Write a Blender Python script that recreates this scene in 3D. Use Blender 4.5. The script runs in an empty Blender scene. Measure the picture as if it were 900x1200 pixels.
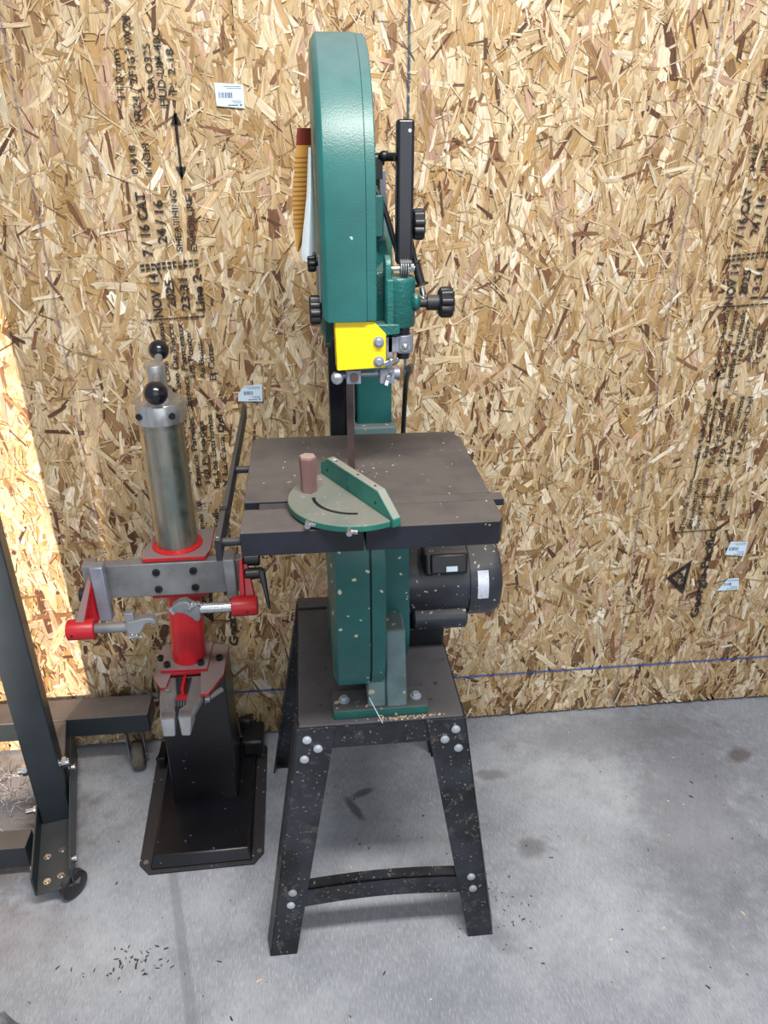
import bpy, bmesh, math, random
import numpy as np
from mathutils import Vector, Matrix
random.seed(7); rng = np.random.default_rng(11)
S = bpy.context.scene; COL = S.collection
PI = math.pi

# ------------------------------------------------------------------ colour / materials
def lin(c):
    return tuple(((v/255)/12.92 if v/255 <= 0.04045 else ((v/255+0.055)/1.055)**2.4) for v in c) + (1.0,)

class NT:
    def __init__(s, name):
        s.m = bpy.data.materials.new(name); s.m.use_nodes = True
        s.t = s.m.node_tree; s.n = s.t.nodes; s.l = s.t.links
        s.b = s.n['Principled BSDF']; s.out = s.n['Material Output']
    def add(s, typ, **kw):
        nd = s.n.new(typ)
        for k, v in kw.items():
            if k.startswith('i_'): nd.inputs[k[2:].replace('_', ' ')].default_value = v
            else: setattr(nd, k, v)
        return nd
    def link(s, a, b): s.l.new(a, b)
    def math(s, op, a, b=None, c=None, clamp=False):
        nd = s.n.new('ShaderNodeMath'); nd.operation = op; nd.use_clamp = clamp
        for i, v in enumerate((a, b, c)):
            if v is None: continue
            if isinstance(v, (int, float)): nd.inputs[i].default_value = v
            else: s.l.new(v, nd.inputs[i])
        return nd.outputs[0]
    def coord(s, scale=(1,1,1), rot=(0,0,0)):
        tc = s.n.new('ShaderNodeTexCoord'); mp = s.n.new('ShaderNodeMapping')
        mp.inputs['Scale'].default_value = scale; mp.inputs['Rotation'].default_value = rot
        s.l.new(tc.outputs['Object'], mp.inputs['Vector']); return mp.outputs[0]
    def noise(s, vec, scale, detail=4, rough=0.5, dist=0.0):
        nd = s.add('ShaderNodeTexNoise'); nd.inputs['Scale'].default_value = scale
        nd.inputs['Detail'].default_value = detail; nd.inputs['Roughness'].default_value = rough
        nd.inputs['Distortion'].default_value = dist
        s.l.new(vec, nd.inputs['Vector']); return nd.outputs[0]
    def ramp(s, fac, lo, hi, a=0.0, b=1.0):
        nd = s.add('ShaderNodeMapRange'); nd.interpolation_type = 'SMOOTHSTEP'
        nd.inputs['From Min'].default_value = lo; nd.inputs['From Max'].default_value = hi
        nd.inputs['To Min'].default_value = a; nd.inputs['To Max'].default_value = b
        s.l.new(fac, nd.inputs['Value']); return nd.outputs[0]
    def mix(s, fac, a, b, mode='MIX'):
        nd = s.n.new('ShaderNodeMix'); nd.data_type = 'RGBA'; nd.blend_type = mode
        if isinstance(fac, (int, float)): nd.inputs[0].default_value = fac
        else: s.l.new(fac, nd.inputs[0])
        for i, v in ((6, a), (7, b)):
            if isinstance(v, tuple): nd.inputs[i].default_value = v
            else: s.l.new(v, nd.inputs[i])
        return nd.outputs[2]
    def bump(s, h, strength, dist=0.001):
        nd = s.add('ShaderNodeBump'); nd.inputs['Strength'].default_value = strength
        nd.inputs['Distance'].default_value = dist
        s.l.new(h, nd.inputs['Height']); s.l.new(nd.outputs[0], s.b.inputs['Normal'])
    def set(s, rough=0.5, metal=0.0, spec=0.5):
        s.b.inputs['Roughness'].default_value = rough; s.b.inputs['Metallic'].default_value = metal
        s.b.inputs['Specular IOR Level'].default_value = spec

def paint(name, col, rough=0.4, metal=0.0, dust=0.0, dcol=(128,120,112), speck=0.0, scol=(205,185,150),
          bump=0.0, bscale=500, wear=0.0, dmin=.62, wcol=(170,170,165), vary=0.12, spec=0.5, sscale=70):
    t = NT(name); t.set(rough, metal, spec)
    v = t.coord(); base = lin(col)
    dark = tuple(c*(1-vary*1.6) for c in base[:3]) + (1,); lite = tuple(min(1, c*(1+vary*1.6)) for c in base[:3]) + (1,)
    c = t.mix(t.ramp(t.noise(v, 9, 6, .6), .3, .7), dark, lite)
    if wear:
        w = t.ramp(t.noise(v, 38, 8, .7, .4), .70-wear*.2, .74-wear*.2)
        c = t.mix(w, c, lin(wcol))
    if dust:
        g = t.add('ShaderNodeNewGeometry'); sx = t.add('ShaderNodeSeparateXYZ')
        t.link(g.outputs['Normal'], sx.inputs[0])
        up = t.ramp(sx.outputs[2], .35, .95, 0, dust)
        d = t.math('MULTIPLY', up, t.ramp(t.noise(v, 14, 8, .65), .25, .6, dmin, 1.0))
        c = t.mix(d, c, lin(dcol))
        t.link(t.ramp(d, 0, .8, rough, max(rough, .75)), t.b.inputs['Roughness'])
    if speck:
        vo = t.add('ShaderNodeTexVoronoi', feature='F1'); vo.inputs['Scale'].default_value = sscale
        nv = t.add('ShaderNodeTexNoise'); nv.inputs['Scale'].default_value = 60
        t.link(v, nv.inputs['Vector'])
        ad = t.add('ShaderNodeVectorMath', operation='MULTIPLY_ADD')
        ad.inputs[1].default_value = (.018,)*3; t.link(nv.outputs[1], ad.inputs[0]); t.link(v, ad.inputs[2])
        t.link(ad.outputs[0], vo.inputs['Vector'])
        sc = t.add('ShaderNodeSeparateColor'); t.link(vo.outputs['Color'], sc.inputs[0])
        pick = t.math('GREATER_THAN', sc.outputs[0], 1-speck)
        near = t.math('LESS_THAN', vo.outputs['Distance'], t.math('MULTIPLY', sc.outputs[1], .38))
        c = t.mix(t.math('MULTIPLY', pick, near), c, lin(scol))
    t.link(c, t.b.inputs['Base Color'])
    if bump: t.bump(t.noise(v, bscale, 2, .5), bump, .0012)
    return t.m

def brushed(name, col, rough=.32, axis=(40,40,700), metal=1.0, tint=None, bump=.05):
    t = NT(name); t.set(rough, metal)
    v = t.coord(axis); n = t.noise(v, 1, 3, .6)
    b = lin(col); d = tuple(x*.68 for x in b[:3]) + (1,)
    c = t.mix(t.ramp(n, .3, .7), d, b)
    if tint:
        c = t.mix(t.ramp(t.noise(t.coord((1,1,.25)), 30, 3), .48, .72, 0, .65), c, lin(tint))
    t.link(c, t.b.inputs['Base Color'])
    t.link(t.ramp(t.noise(t.coord(), 30, 6, .6), .3, .7, rough*.75, rough*1.4), t.b.inputs['Roughness'])
    if bump: t.bump(n, bump, .0005)
    return t.m

M = {}
M['green'] = paint('green_enamel', (28,92,90), .36, dust=.55, dcol=(104,116,122), bump=.22, bscale=420, vary=.10, speck=.012, scol=(150,185,178), sscale=60)  # up-facing grey is dust plus the curved top's grey reflection, painted in
M['green_dusty'] = paint('green_enamel_dusty', (26,92,89), .4, dust=.85, dcol=(112,112,112), bump=.2, bscale=420, speck=.22, sscale=85, scol=(200,190,160))
M['hammer'] = paint('hammered_green', (24,88,84), .3, dust=.45, dcol=(105,115,115), bump=.8, bscale=260, vary=.2)
M['casting_grey'] = paint('grey_green_casting', (98,120,122), .55, dust=.7, dcol=(120,120,118), speck=.3, wear=.3, wcol=(120,105,90), vary=.25)
M['plate'] = paint('base_flange_paint', (26,92,86), .45, dust=.97, dcol=(92,88,90), speck=.2, vary=.2)
M['stand'] = paint('black_stand_paint', (30,33,40), .45, speck=.34, scol=(122,113,98), wear=.62, wcol=(66,65,67), vary=.6, bump=.15, bscale=90, sscale=170)
M['stand_top'] = paint('dusty_stand_top', (40,43,50), .5, dust=1.0, dcol=(92,89,93), speck=.10, scol=(60,60,62), vary=.3)
M['table'] = paint('cast_table', (19,22,34), .55, dust=.97, dcol=(84,78,76), speck=.03, scol=(130,122,110), vary=.4, bump=.2, bscale=160, sscale=160)
M['black'] = paint('black_plastic', (24,25,29), .38, vary=.2)
M['black_metal'] = paint('black_metal', (18,18,27), .33, vary=.15, spec=.6)
M['dusty_black'] = paint('dusty_black', (28,29,36), .5, dust=.5, dcol=(74,70,70), speck=.12, scol=(150,145,138), sscale=120, vary=.3)
M['motor'] = paint('motor_black', (40,43,52), .35, dust=.75, dcol=(86,84,84), speck=.2, scol=(170,165,150), vary=.35, sscale=150)
M['yellow'] = paint('yellow_guard', (248,208,10), .45, vary=.03, speck=.01, scol=(120,100,20))
M['zinc'] = paint('cast_zinc', (142,146,160), .45, metal=.55, vary=.15, bump=.1)
M['chrome'] = brushed('bright_steel', (215,218,222), .22, (200,200,200), bump=0)
M['bolt'] = paint('bolt_head', (175,182,190), .4, metal=.4, vary=.25, bump=.2)
M['blade'] = paint('blade_steel', (92,76,74), .45, metal=.5, vary=.25)
M['steel_tube'] = brushed('scuffed_steel_tube', (172,168,155), .36, (60,60,3), tint=(118,140,138), metal=.92)
M['steel_cap'] = brushed('machined_cap', (200,200,200), .33, (60,60,8), metal=.9)
M['bar'] = paint('grey_steel_bar', (128,130,133), .45, metal=.45, dust=.4, dcol=(120,112,108), vary=.22)
M['jaw'] = paint('dusty_jaw_steel', (138,141,146), .45, metal=.35, dust=.9, dcol=(104,101,102), vary=.2)
M['red'] = paint('red_paint', (178,20,32), .4, dust=.0, vary=.12, bump=.05)
M['red_dusty'] = paint('red_paint_dusty', (172,22,34), .45, dust=1.0, dmin=.86, dcol=(116,106,106), vary=.15)
M['hexgrip'] = paint('mauve_grip', (122,92,90), .6, dust=.8, dcol=(150,140,130), vary=.12)
M['gauge'] = paint('gauge_disc', (30,98,86), .45, dust=.93, dcol=(110,106,100), speck=.10, scol=(138,145,138), wear=.35, wcol=(150,165,160), vary=.2, sscale=230)
M['gauge_fence'] = paint('gauge_fence', (34,104,92), .42, dust=.85, dcol=(140,132,125), wear=.35, wcol=(150,185,178), speck=.2, scol=(165,195,188), vary=.2)
M['pedestal'] = paint('gloss_black_box', (13,14,22), .28, vary=.35, speck=.05, scol=(90,90,95), sscale=90, dust=.1, dcol=(60,58,60))
M['grey_frame'] = paint('charcoal_powdercoat', (44,52,58), .42, dust=.75, dcol=(112,102,98), vary=.08)
M['foot_frame'] = paint('charcoal_foot', (46,54,58), .42, dust=.35, dcol=(92,92,92), vary=.08)
M['caster_wheel'] = paint('caster_rubber', (28,28,32), .35, dust=.5, dcol=(90,85,80), vary=.3)
M['worn_wheel'] = paint('worn_caster_tread', (92,84,76), .6, speck=.4, scol=(50,46,44), vary=.4, sscale=200)
M['label_white'] = paint('sticker_paper', (205,226,244), .5, vary=.02)
M['label_ink'] = paint('sticker_ink', (70,80,105), .6, vary=.05)
M['shiny_label'] = paint('metal_label', (205,210,222), .3, metal=.4, vary=.15, speck=.4, scol=(120,120,130), sscale=300)
M['white_plastic'] = paint('white_paper', (214,226,232), .45, vary=.04)
M['gap'] = paint('dark_gap', (40,34,28), .9)
M['chip_tan'] = paint('wood_chip', (226,200,160), .8, vary=.2)
M['chip_dark'] = paint('dark_debris', (62,62,66), .8, vary=.3)
M['plastic_film'] = paint('grey_film', (140,142,152), .25, vary=.25)

def mat_ticks():
    t = NT('amber_tick_label'); t.set(.35)
    v = t.coord(); sx = t.add('ShaderNodeSeparateXYZ'); t.link(v, sx.inputs[0])
    ph = t.math('FRACT', t.math('MULTIPLY', sx.outputs[2], 165))
    line = t.math('LESS_THAN', ph, .35)
    band = t.math('MULTIPLY', t.math('GREATER_THAN', sx.outputs[2], 1.455), t.math('LESS_THAN', sx.outputs[2], 1.55))
    top = t.math('GREATER_THAN', sx.outputs[2], 1.562)
    c = t.mix(t.math('MULTIPLY', t.math('MULTIPLY', line, band), .6), lin((178,132,62)), lin((70,45,20)))
    c = t.mix(top, c, lin((100,40,28)))
    t.link(c, t.b.inputs['Base Color']); return t.m
M['amber'] = mat_ticks()

def mat_ink():
    t = NT('stamp_ink'); t.set(.8)
    v = t.coord()
    a = t.ramp(t.noise(v, 420, 3, .7), .32, .46)
    b = t.ramp(t.noise(v, 45, 4, .6), .30, .42, .25, 1)
    t.b.inputs['Base Color'].default_value = lin((26,23,24))
    t.link(t.math('MULTIPLY', t.math('MULTIPLY', a, b), .93), t.b.inputs['Alpha'])
    return t.m
M['ink'] = mat_ink()
def mat_chalk(name, col, lo, hi, amax=.85):
    t = NT(name); t.set(.9)
    t.b.inputs['Base Color'].default_value = lin(col)
    t.link(t.ramp(t.noise(t.coord(), 130, 5, .7), lo, hi, 0, amax), t.b.inputs['Alpha'])
    return t.m
M['chalk_blue'] = mat_chalk('blue_chalk', (28,78,160), .30, .46)
M['chalk_grey'] = mat_chalk('violet_chalk', (120,108,130), .38, .62, .72)
M['seam'] = mat_chalk('seam_line', (50,75,95), .38, .5, .9)

def mat_osb():
    t = NT('osb_strands'); t.set(.62, 0, .35)
    a = t.add('ShaderNodeVertexColor', layer_name='col')
    uv = t.add('ShaderNodeUVMap', uv_map='uv')
    mp = t.add('ShaderNodeMapping'); mp.inputs['Scale'].default_value = (420, 22, 1); t.link(uv.outputs[0], mp.inputs[0])
    n = t.noise(mp.outputs[0], 1, 4, .65)
    mul = t.ramp(n, .30, .70, .66, 1.16)
    mp3 = t.add('ShaderNodeMapping'); mp3.inputs['Scale'].default_value = (90, 9, 1); t.link(uv.outputs[0], mp3.inputs[0])
    mul = t.math('MULTIPLY', mul, t.ramp(t.noise(mp3.outputs[0], 1, 5, .65, .5), .3, .7, .82, 1.10))
    cb = t.add('ShaderNodeCombineColor')
    for i in range(3): t.link(mul, cb.inputs[i])
    c = t.mix(1.0, a.outputs[0], cb.outputs[0], 'MULTIPLY')
    # dark fibre ticks inside the strands
    mp2 = t.add('ShaderNodeMapping'); mp2.inputs['Scale'].default_value = (700, 80, 1); t.link(uv.outputs[0], mp2.inputs[0])
    n2 = t.noise(mp2.outputs[0], 1, 2, .5)
    c = t.mix(t.ramp(n2, .67, .76, 0, .45), c, lin((110,72,40)))
    t.link(c, t.b.inputs['Base Color'])
    t.bump(n, .35, .0008)
    return t.m
M['osb'] = mat_osb()

STAINS_AND_LIGHT = [ # x, y, rx, ry, rot, strength, colour
    (.95, 1.35, .16, .50, -.35, .42, (104,104,112)), (.80, 1.62, .30, .10, 0, .38, (104,100,104)),
    (1.25, 1.10, .22, .6, -.3, .30, (108,110,118)),
    (1.17, 1.50, .045, .03, .3, .75, (92,84,84)), (.50, 1.255, .05, .032, 0, .62, (96,94,96)),
    (.45, 1.50, .05, .02, 0, .5, (98,94,92)), (-.36, 1.05, .14, .03, .2, .15, (110,112,118)),
    (.07, 1.42, .012, .05, .5, .8, (78,78,84)), (.095, 1.47, .035, .012, .4, .8, (78,78,84)),
    (-.9, 1.45, .30, .30, 0, .55, (112,92,82)), (-.72, 1.15, .2, .1, 0, .22, (128,108,100)),  # brown of the warm-lit floor at left, painted into the colour
    (.36, 1.04, .03, .06, .4, .3, (90,90,92)), (.10, 1.5, .18, .25, 0, .2, (100,102,110)),
    (-.33, 1.55, .3, .12, 0, .15, (108,106,108)), (.05, .9, .5, .1, .1, .08, (110,115,122)),
]
def mat_floor():
    t = NT('broomed_concrete'); t.set(.78, 0, .35)
    v = t.coord()
    big = t.noise(v, 2.2, 6, .6, .3)
    c = t.mix(t.ramp(big, .3, .72), lin((134,139,149)), lin((184,189,197)))
    c = t.mix(t.ramp(t.noise(v, 14, 8, .7), .4, .75, 0, .38), c, lin((120,124,132)))
    st = t.noise(t.coord((1, .10, 1), (0, 0, .03)), 480, 5, .75)
    c = t.mix(t.ramp(st, .50, .66, 0, .5), c, lin((205,210,216)))
    c = t.mix(t.ramp(st, .48, .34, 0, .45), c, lin((112,115,122)))
    sp = t.add('ShaderNodeSeparateXYZ'); t.link(v, sp.inputs[0]); X, Y = sp.outputs[0], sp.outputs[1]
    wob = t.math('MULTIPLY', t.math('SUBTRACT', t.noise(v, 22, 5, .65), .5), 1.7)
    for (x, y, rx, ry, ro, k, col) in STAINS_AND_LIGHT:
        cs, sn = math.cos(ro), math.sin(ro)
        dx = t.math('SUBTRACT', X, x); dy = t.math('SUBTRACT', Y, y)
        a = t.math('DIVIDE', t.math('ADD', t.math('MULTIPLY', dx, cs), t.math('MULTIPLY', dy, sn)), rx)
        b = t.math('DIVIDE', t.math('SUBTRACT', t.math('MULTIPLY', dy, cs), t.math('MULTIPLY', dx, sn)), ry)
        d = t.math('SQRT', t.math('ADD', t.math('MULTIPLY', a, a), t.math('MULTIPLY', b, b)))
        d = t.math('ADD', d, wob)
        c = t.mix(t.ramp(d, 1.25, .45, 0, k), c, lin(col))
    # damp track running towards the front from the black base plate
    d = t.math('ABSOLUTE', t.math('ADD', t.math('SUBTRACT', X, -.375), t.math('MULTIPLY', t.math('SUBTRACT', Y, 1.28), .245)))
    d = t.math('ADD', d, t.math('MULTIPLY', wob, .004))
    k = t.math('MULTIPLY', t.ramp(d, .016, .006, 0, .42), t.math('LESS_THAN', Y, 1.30))
    c = t.mix(k, c, lin((108,110,120)))
    # specks
    vo = t.add('ShaderNodeTexVoronoi'); vo.inputs['Scale'].default_value = 42; t.link(v, vo.inputs['Vector'])
    sc = t.add('ShaderNodeSeparateColor'); t.link(vo.outputs['Color'], sc.inputs[0])
    pk = t.math('MULTIPLY', t.math('GREATER_THAN', sc.outputs[0], .95), t.math('LESS_THAN', vo.outputs['Distance'], t.math('MULTIPLY', sc.outputs[1], .10)))
    c = t.mix(pk, c, lin((70,70,74)))
    pk = t.math('MULTIPLY', t.math('LESS_THAN', sc.outputs[0], .03), t.math('LESS_THAN', vo.outputs['Distance'], .07))
    c = t.mix(pk, c, lin((225,226,228)))
    t.link(c, t.b.inputs['Base Color']); t.bump(st, .35, .0015)
    return t.m
M['floor'] = mat_floor()

# ------------------------------------------------------------------ mesh builder
class MB:
    def __init__(s): s.v = []; s.f = []
    def add(s, vs, fs):
        o = len(s.v); s.v += [tuple(p) for p in vs]; s.f += [tuple(i+o for i in f) for f in fs]; return s
    def box(s, a, b, rz=0, piv=None):
        x0, y0, z0 = a; x1, y1, z1 = b
        vs = [Vector(p) for p in ((x0,y0,z0),(x1,y0,z0),(x1,y1,z0),(x0,y1,z0),(x0,y0,z1),(x1,y0,z1),(x1,y1,z1),(x0,y1,z1))]
        if rz:
            c = Vector(piv) if piv else (vs[0]+vs[6])/2; R = Matrix.Rotation(rz, 3, 'Z')
            vs = [R@(p-c)+c for p in vs]
        return s.hexa(vs)
    def hexa(s, vs):   # bottom loop 0-3, top loop 4-7
        return s.add(vs, [(3,2,1,0),(4,5,6,7),(0,1,5,4),(1,2,6,5),(2,3,7,6),(3,0,4,7)])
    def prism(s, pts, d):   # planar polygon swept by vector d
        n = len(pts); d = Vector(d); a = [Vector(p) for p in pts]; b = [p+d for p in a]
        nrm = Vector((0,0,0))
        for i in range(n): nrm += a[i].cross(a[(i+1) % n])
        fs = [tuple(range(n)), tuple(range(2*n-1, n-1, -1))] + [(i, i+n, (i+1) % n+n, (i+1) % n) for i in range(n)]
        if nrm.dot(d) > 0: fs = [tuple(reversed(f)) for f in fs]
        return s.add(a+b, fs)
    def rings(s, rings, caps=True, closed=False):
        n = len(rings[0]); vs = [p for r in rings for p in r]; fs = []
        for k in range(len(rings)-1):
            for i in range(n):
                j = (i+1) % n
                fs.append((k*n+i, k*n+j, (k+1)*n+j, (k+1)*n+i))
        if caps:
            fs.append(tuple(reversed(range(n)))); fs.append(tuple((len(rings)-1)*n+i for i in range(n)))
        return s.add(vs, fs)
    def lathe(s, p0, axis, prof, seg=28, lobes=None):   # prof: (dist along axis, radius)
        p0 = Vector(p0); ax = Vector(axis).normalized()
        u = ax.orthogonal().normalized(); w = ax.cross(u)
        R = []
        for d, r in prof:
            ring = []
            for i in range(seg):
                a = 2*PI*i/seg; rr = r
                if lobes: rr = r*(1-lobes[1]*(0.5-0.5*math.cos(a*lobes[0]))**2)
                ring.append(p0+ax*d+(u*math.cos(a)+w*math.sin(a))*rr)
            R.append(ring)
        return s.rings(R)
    def cyl(s, p0, p1, r, r1=None, seg=24):
        p0 = Vector(p0); p1 = Vector(p1); d = p1-p0
        return s.lathe(p0, d, [(0, r), (d.length, r if r1 is None else r1)], seg)
    def tube(s, pts, r, seg=12, sub=0):
        P = [Vector(p) for p in pts]
        if sub:
            Q = []
            for i in range(len(P)-1):
                a = P[max(i-1,0)]; b = P[i]; c = P[i+1]; d = P[min(i+2,len(P)-1)]
                for k in range(sub):
                    t = k/sub
                    Q.append(.5*((2*b)+(c-a)*t+(2*a-5*b+4*c-d)*t*t+(3*b-a-3*c+d)*t**3))
            P = Q+[P[-1]]
        R = []; u = None
        for i, p in enumerate(P):
            t = (P[min(i+1,len(P)-1)]-P[max(i-1,0)]).normalized()
            u = t.orthogonal().normalized() if u is None else (u-t*u.dot(t)).normalized()
            w = t.cross(u)
            rr = r(i/(len(P)-1)) if callable(r) else r
            R.append([p+(u*math.cos(2*PI*k/seg)+w*math.sin(2*PI*k/seg))*rr for k in range(seg)])
        return s.rings(R)
    def ball(s, c, r, seg=24, n=14, sq=(1,1,1)):
        R = []
        for k in range(1, n):
            th = PI*k/n
            R.append([Vector((c[0]+r*sq[0]*math.sin(th)*math.cos(2*PI*i/seg), c[1]+r*sq[1]*math.sin(th)*math.sin(2*PI*i/seg), c[2]-r*sq[2]*math.cos(th))) for i in range(seg)])
        return s.rings(R)
    def bolt(s, p, ax, r=.006, h=.004, hexa=False, washer=True):
        p = Vector(p); ax = Vector(ax).normalized()
        if washer: s.lathe(p, ax, [(0, r*1.45), (h*.3, r*1.45)], 20)
        if hexa: s.lathe(p, ax, [(0, r), (h, r), (h*1.15, r*.85)], 6)
        else: s.lathe(p, ax, [(0, r), (h*.5, r), (h*.85, r*.7), (h, r*.3)], 18)
        return s

def link(name, mb, mat, parent=None, origin=None, bevel=0, smooth=True, seg=2):
    o_ = Vector(origin) if origin is not None else (Vector(parent['o']) if parent is not None else Vector((0,0,0)))
    me = bpy.data.meshes.new(name)
    me.from_pydata([tuple(Vector(p)-o_) for p in mb.v], [], mb.f); me.validate()
    bm = bmesh.new(); bm.from_mesh(me); bmesh.ops.recalc_face_normals(bm, faces=bm.faces); bm.to_mesh(me); bm.free()
    me.materials.append(M[mat] if isinstance(mat, str) else mat)
    o = bpy.data.objects.new(name, me); COL.objects.link(o)
    if smooth:
        me.shade_smooth(); me.set_sharp_from_angle(angle=math.radians(35))
    if bevel:
        b = o.modifiers.new('bevel', 'BEVEL'); b.width = bevel; b.segments = seg; b.limit_method = 'ANGLE'; b.angle_limit = math.radians(40)
        b.harden_normals = False
    if parent is not None:
        o.parent = parent
    else: o.location = o_
    o['o'] = tuple(o_)
    return o
def thing(name, loc, label, cat, group=None):
    o = bpy.data.objects.new(name, None); COL.objects.link(o); o.location = loc
    o.empty_display_size = .05
    o['o'] = tuple(loc); o['label'] = label; o['category'] = cat
    if group: o['group'] = group
    return o
def tag(o, label, cat, group=None, kind=None):
    o['label'] = label; o['category'] = cat
    if group: o['group'] = group
    if kind: o['kind'] = kind
    return o
def lab(o, t): o['label'] = t; return o

# ------------------------------------------------------------------ setting
WY = 1.72                       # face of the strand-board wall
fl = MB().box((-3.2,-1.6,-.1), (3.6,1.80,0)); o = link('floor', fl, 'floor', origin=(0,0,0), smooth=False); o['kind'] = 'structure'

def make_osb():
    X0, X1, Z0, Z1 = -2.0, 2.5, .012, 2.45
    W, Hh = X1-X0, Z1-Z0
    P = [  # palette (sRGB), weight
        ((210,188,148),24), ((194,168,124),26), ((222,205,172),12), ((182,151,104),14), ((170,136,84),7),
        ((150,116,76),6), ((126,88,58),3.6), ((190,156,128),6), ((94,64,42),2.0), ((232,220,196),2.2)]
    pal = np.array([lin((c[0]+1, c[1]+1, min(255, c[2]+5)))[:3] for c, _ in P]); wt = np.array([w for _, w in P], float); wt /= wt.sum()
    V = []; Cc = []; UV = []
    layers = [ # count, width range, length range, depth0, depth1, vertical bias
        (8000, (.016,.046), (.07,.18), 0, .0018, .82),
        (10500, (.007,.024), (.035,.12), .0012, .0032, .70),
        (15000, (.0025,.010), (.018,.07), .0022, .0044, .58),
        (24000, (.0009,.0032), (.008,.045), .0024, .0050, .45)]
    shapes = np.array([(-1,-.5),(-.92,-.2),(-1.04,.1),(-.96,.5),(-.3,.52),(.35,.47),(1,.5),(.93,.18),(1.05,-.12),(.97,-.5),(.3,-.52),(-.35,-.47)])
    K = len(shapes)
    for li, (n, wr, lr, d0, d1, vb) in enumerate(layers):
        cx = X0+rng.random(n)*W; cz = Z0+rng.random(n)*Hh
        w = wr[0]+(wr[1]-wr[0])*rng.random(n)**1.6; L = (lr[0]+(lr[1]-lr[0])*rng.random(n)**1.3)/2
        ang = np.where(rng.random(n) < vb, PI/2+rng.normal(0, .34, n), rng.random(n)*PI)
        depth = d0+(d1-d0)*rng.random(n)
        sh = shapes[None]+rng.normal(0, 1, (n,K,2))*np.array([.07,.075])[None,None]
        skew = rng.normal(0, .35, n)
        u = sh[:,:,0]*L[:,None]+skew[:,None]*sh[:,:,1]*w[:,None]; v = sh[:,:,1]*w[:,None]
        tap = 1-rng.random(n)[:,None]*.55*(sh[:,:,0]*.5+.5); v = v*tap
        ca, sa = np.cos(ang)[:,None], np.sin(ang)[:,None]
        x = cx[:,None]+u*ca-v*sa; z = cz[:,None]+u*sa+v*ca
        x = np.clip(x, X0, X1); z = np.clip(z, Z0, Z1)
        tilt = rng.normal(0, .0005, n)[:,None]*sh[:,:,1]+rng.normal(0, .0003, n)[:,None]*sh[:,:,0]
        y = -(depth[:,None]+np.abs(tilt))
        V.append(np.stack([x, y, z], -1))
        if li == 3:
            wt2 = wt.copy(); wt2[8] *= 7; wt2[9] *= 2.5; wt2[2] *= 1.2; wt2[6] *= 3; wt2[5] *= 2; wt2 /= wt2.sum()  # more dark slivers: wood chips that also stand in for strand-edge shadows
        elif li == 2:
            wt2 = wt.copy(); wt2[8] *= 2.4; wt2[9] *= 1.5; wt2[6] *= 1.7; wt2 /= wt2.sum()
        else: wt2 = wt
        c = pal[rng.choice(len(pal), n, p=wt2)]*(1+rng.normal(0, .09, (n,1)))
        c = np.clip(c, .01, .95)
        Cc.append(np.repeat(c[:,None,:], K, 1))
        off = rng.random((n,1))*7
        UV.append(np.stack([v+off, u+off*3], -1))
    V = np.concatenate(V).reshape(-1,3); Cc = np.concatenate(Cc).reshape(-1,3); UV = np.concatenate(UV).reshape(-1,2)
    nf = len(V)//K
    # backing slab
    bv = np.array([(X0,0,Z0),(X1,0,Z0),(X1,0,Z1),(X0,0,Z1),(X0,.012,Z0),(X1,.012,Z0),(X1,.012,Z1),(X0,.012,Z1)], float)
    bf = [(0,1,2,3),(5,4,7,6),(4,5,1,0),(3,2,6,7),(4,0,3,7),(1,5,6,2)]
    me = bpy.data.meshes.new('wall_back')
    nv = len(V)+8; nl = nf*K+24; npoly = nf+6
    me.vertices.add(nv); me.loops.add(nl); me.polygons.add(npoly)
    me.vertices.foreach_set('co', np.concatenate([V, bv]).ravel().astype(np.float32))
    lv = np.concatenate([np.arange(nf*K), np.array(bf).ravel()+nf*K]); me.loops.foreach_set('vertex_index', lv.astype(np.int32))
    ls = np.concatenate([np.arange(nf)*K, nf*K+np.arange(6)*4]); me.polygons.foreach_set('loop_start', ls.astype(np.int32))
    try: me.polygons.foreach_set('loop_total', np.concatenate([np.full(nf, K), np.full(6, 4)]).astype(np.int32))
    except Exception: pass
    me.update(calc_edges=True)
    uvl = me.uv_layers.new(name='uv'); uvl.data.foreach_set('uv', np.concatenate([UV, np.zeros((24,2))]).ravel().astype(np.float32))
    at = me.color_attributes.new('col', 'FLOAT_COLOR', 'CORNER')
    cc = np.ones((nl,4)); cc[:nf*K,:3] = Cc; cc[nf*K:,:3] = lin((190,155,105))[:3]
    at.data.foreach_set('color', cc.ravel().astype(np.float32))
    me.materials.append(M['osb'])
    o = bpy.data.objects.new('wall_back', me); COL.objects.link(o); o.location = (0, WY, 0); o['kind'] = 'structure'
    o['o'] = (0, WY, 0)
    return o
wall = make_osb()
gp = link('gap_shadow_backing', MB().box((-2.0,WY+.012,0),(2.5,WY+.03,2.45)), 'gap', wall, smooth=False)  # dark sheet behind the boards, its colour painting the bottom gap's shadow
PY = WY-.0070                   # plane of prints and chalk, just proud of the strands

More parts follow.
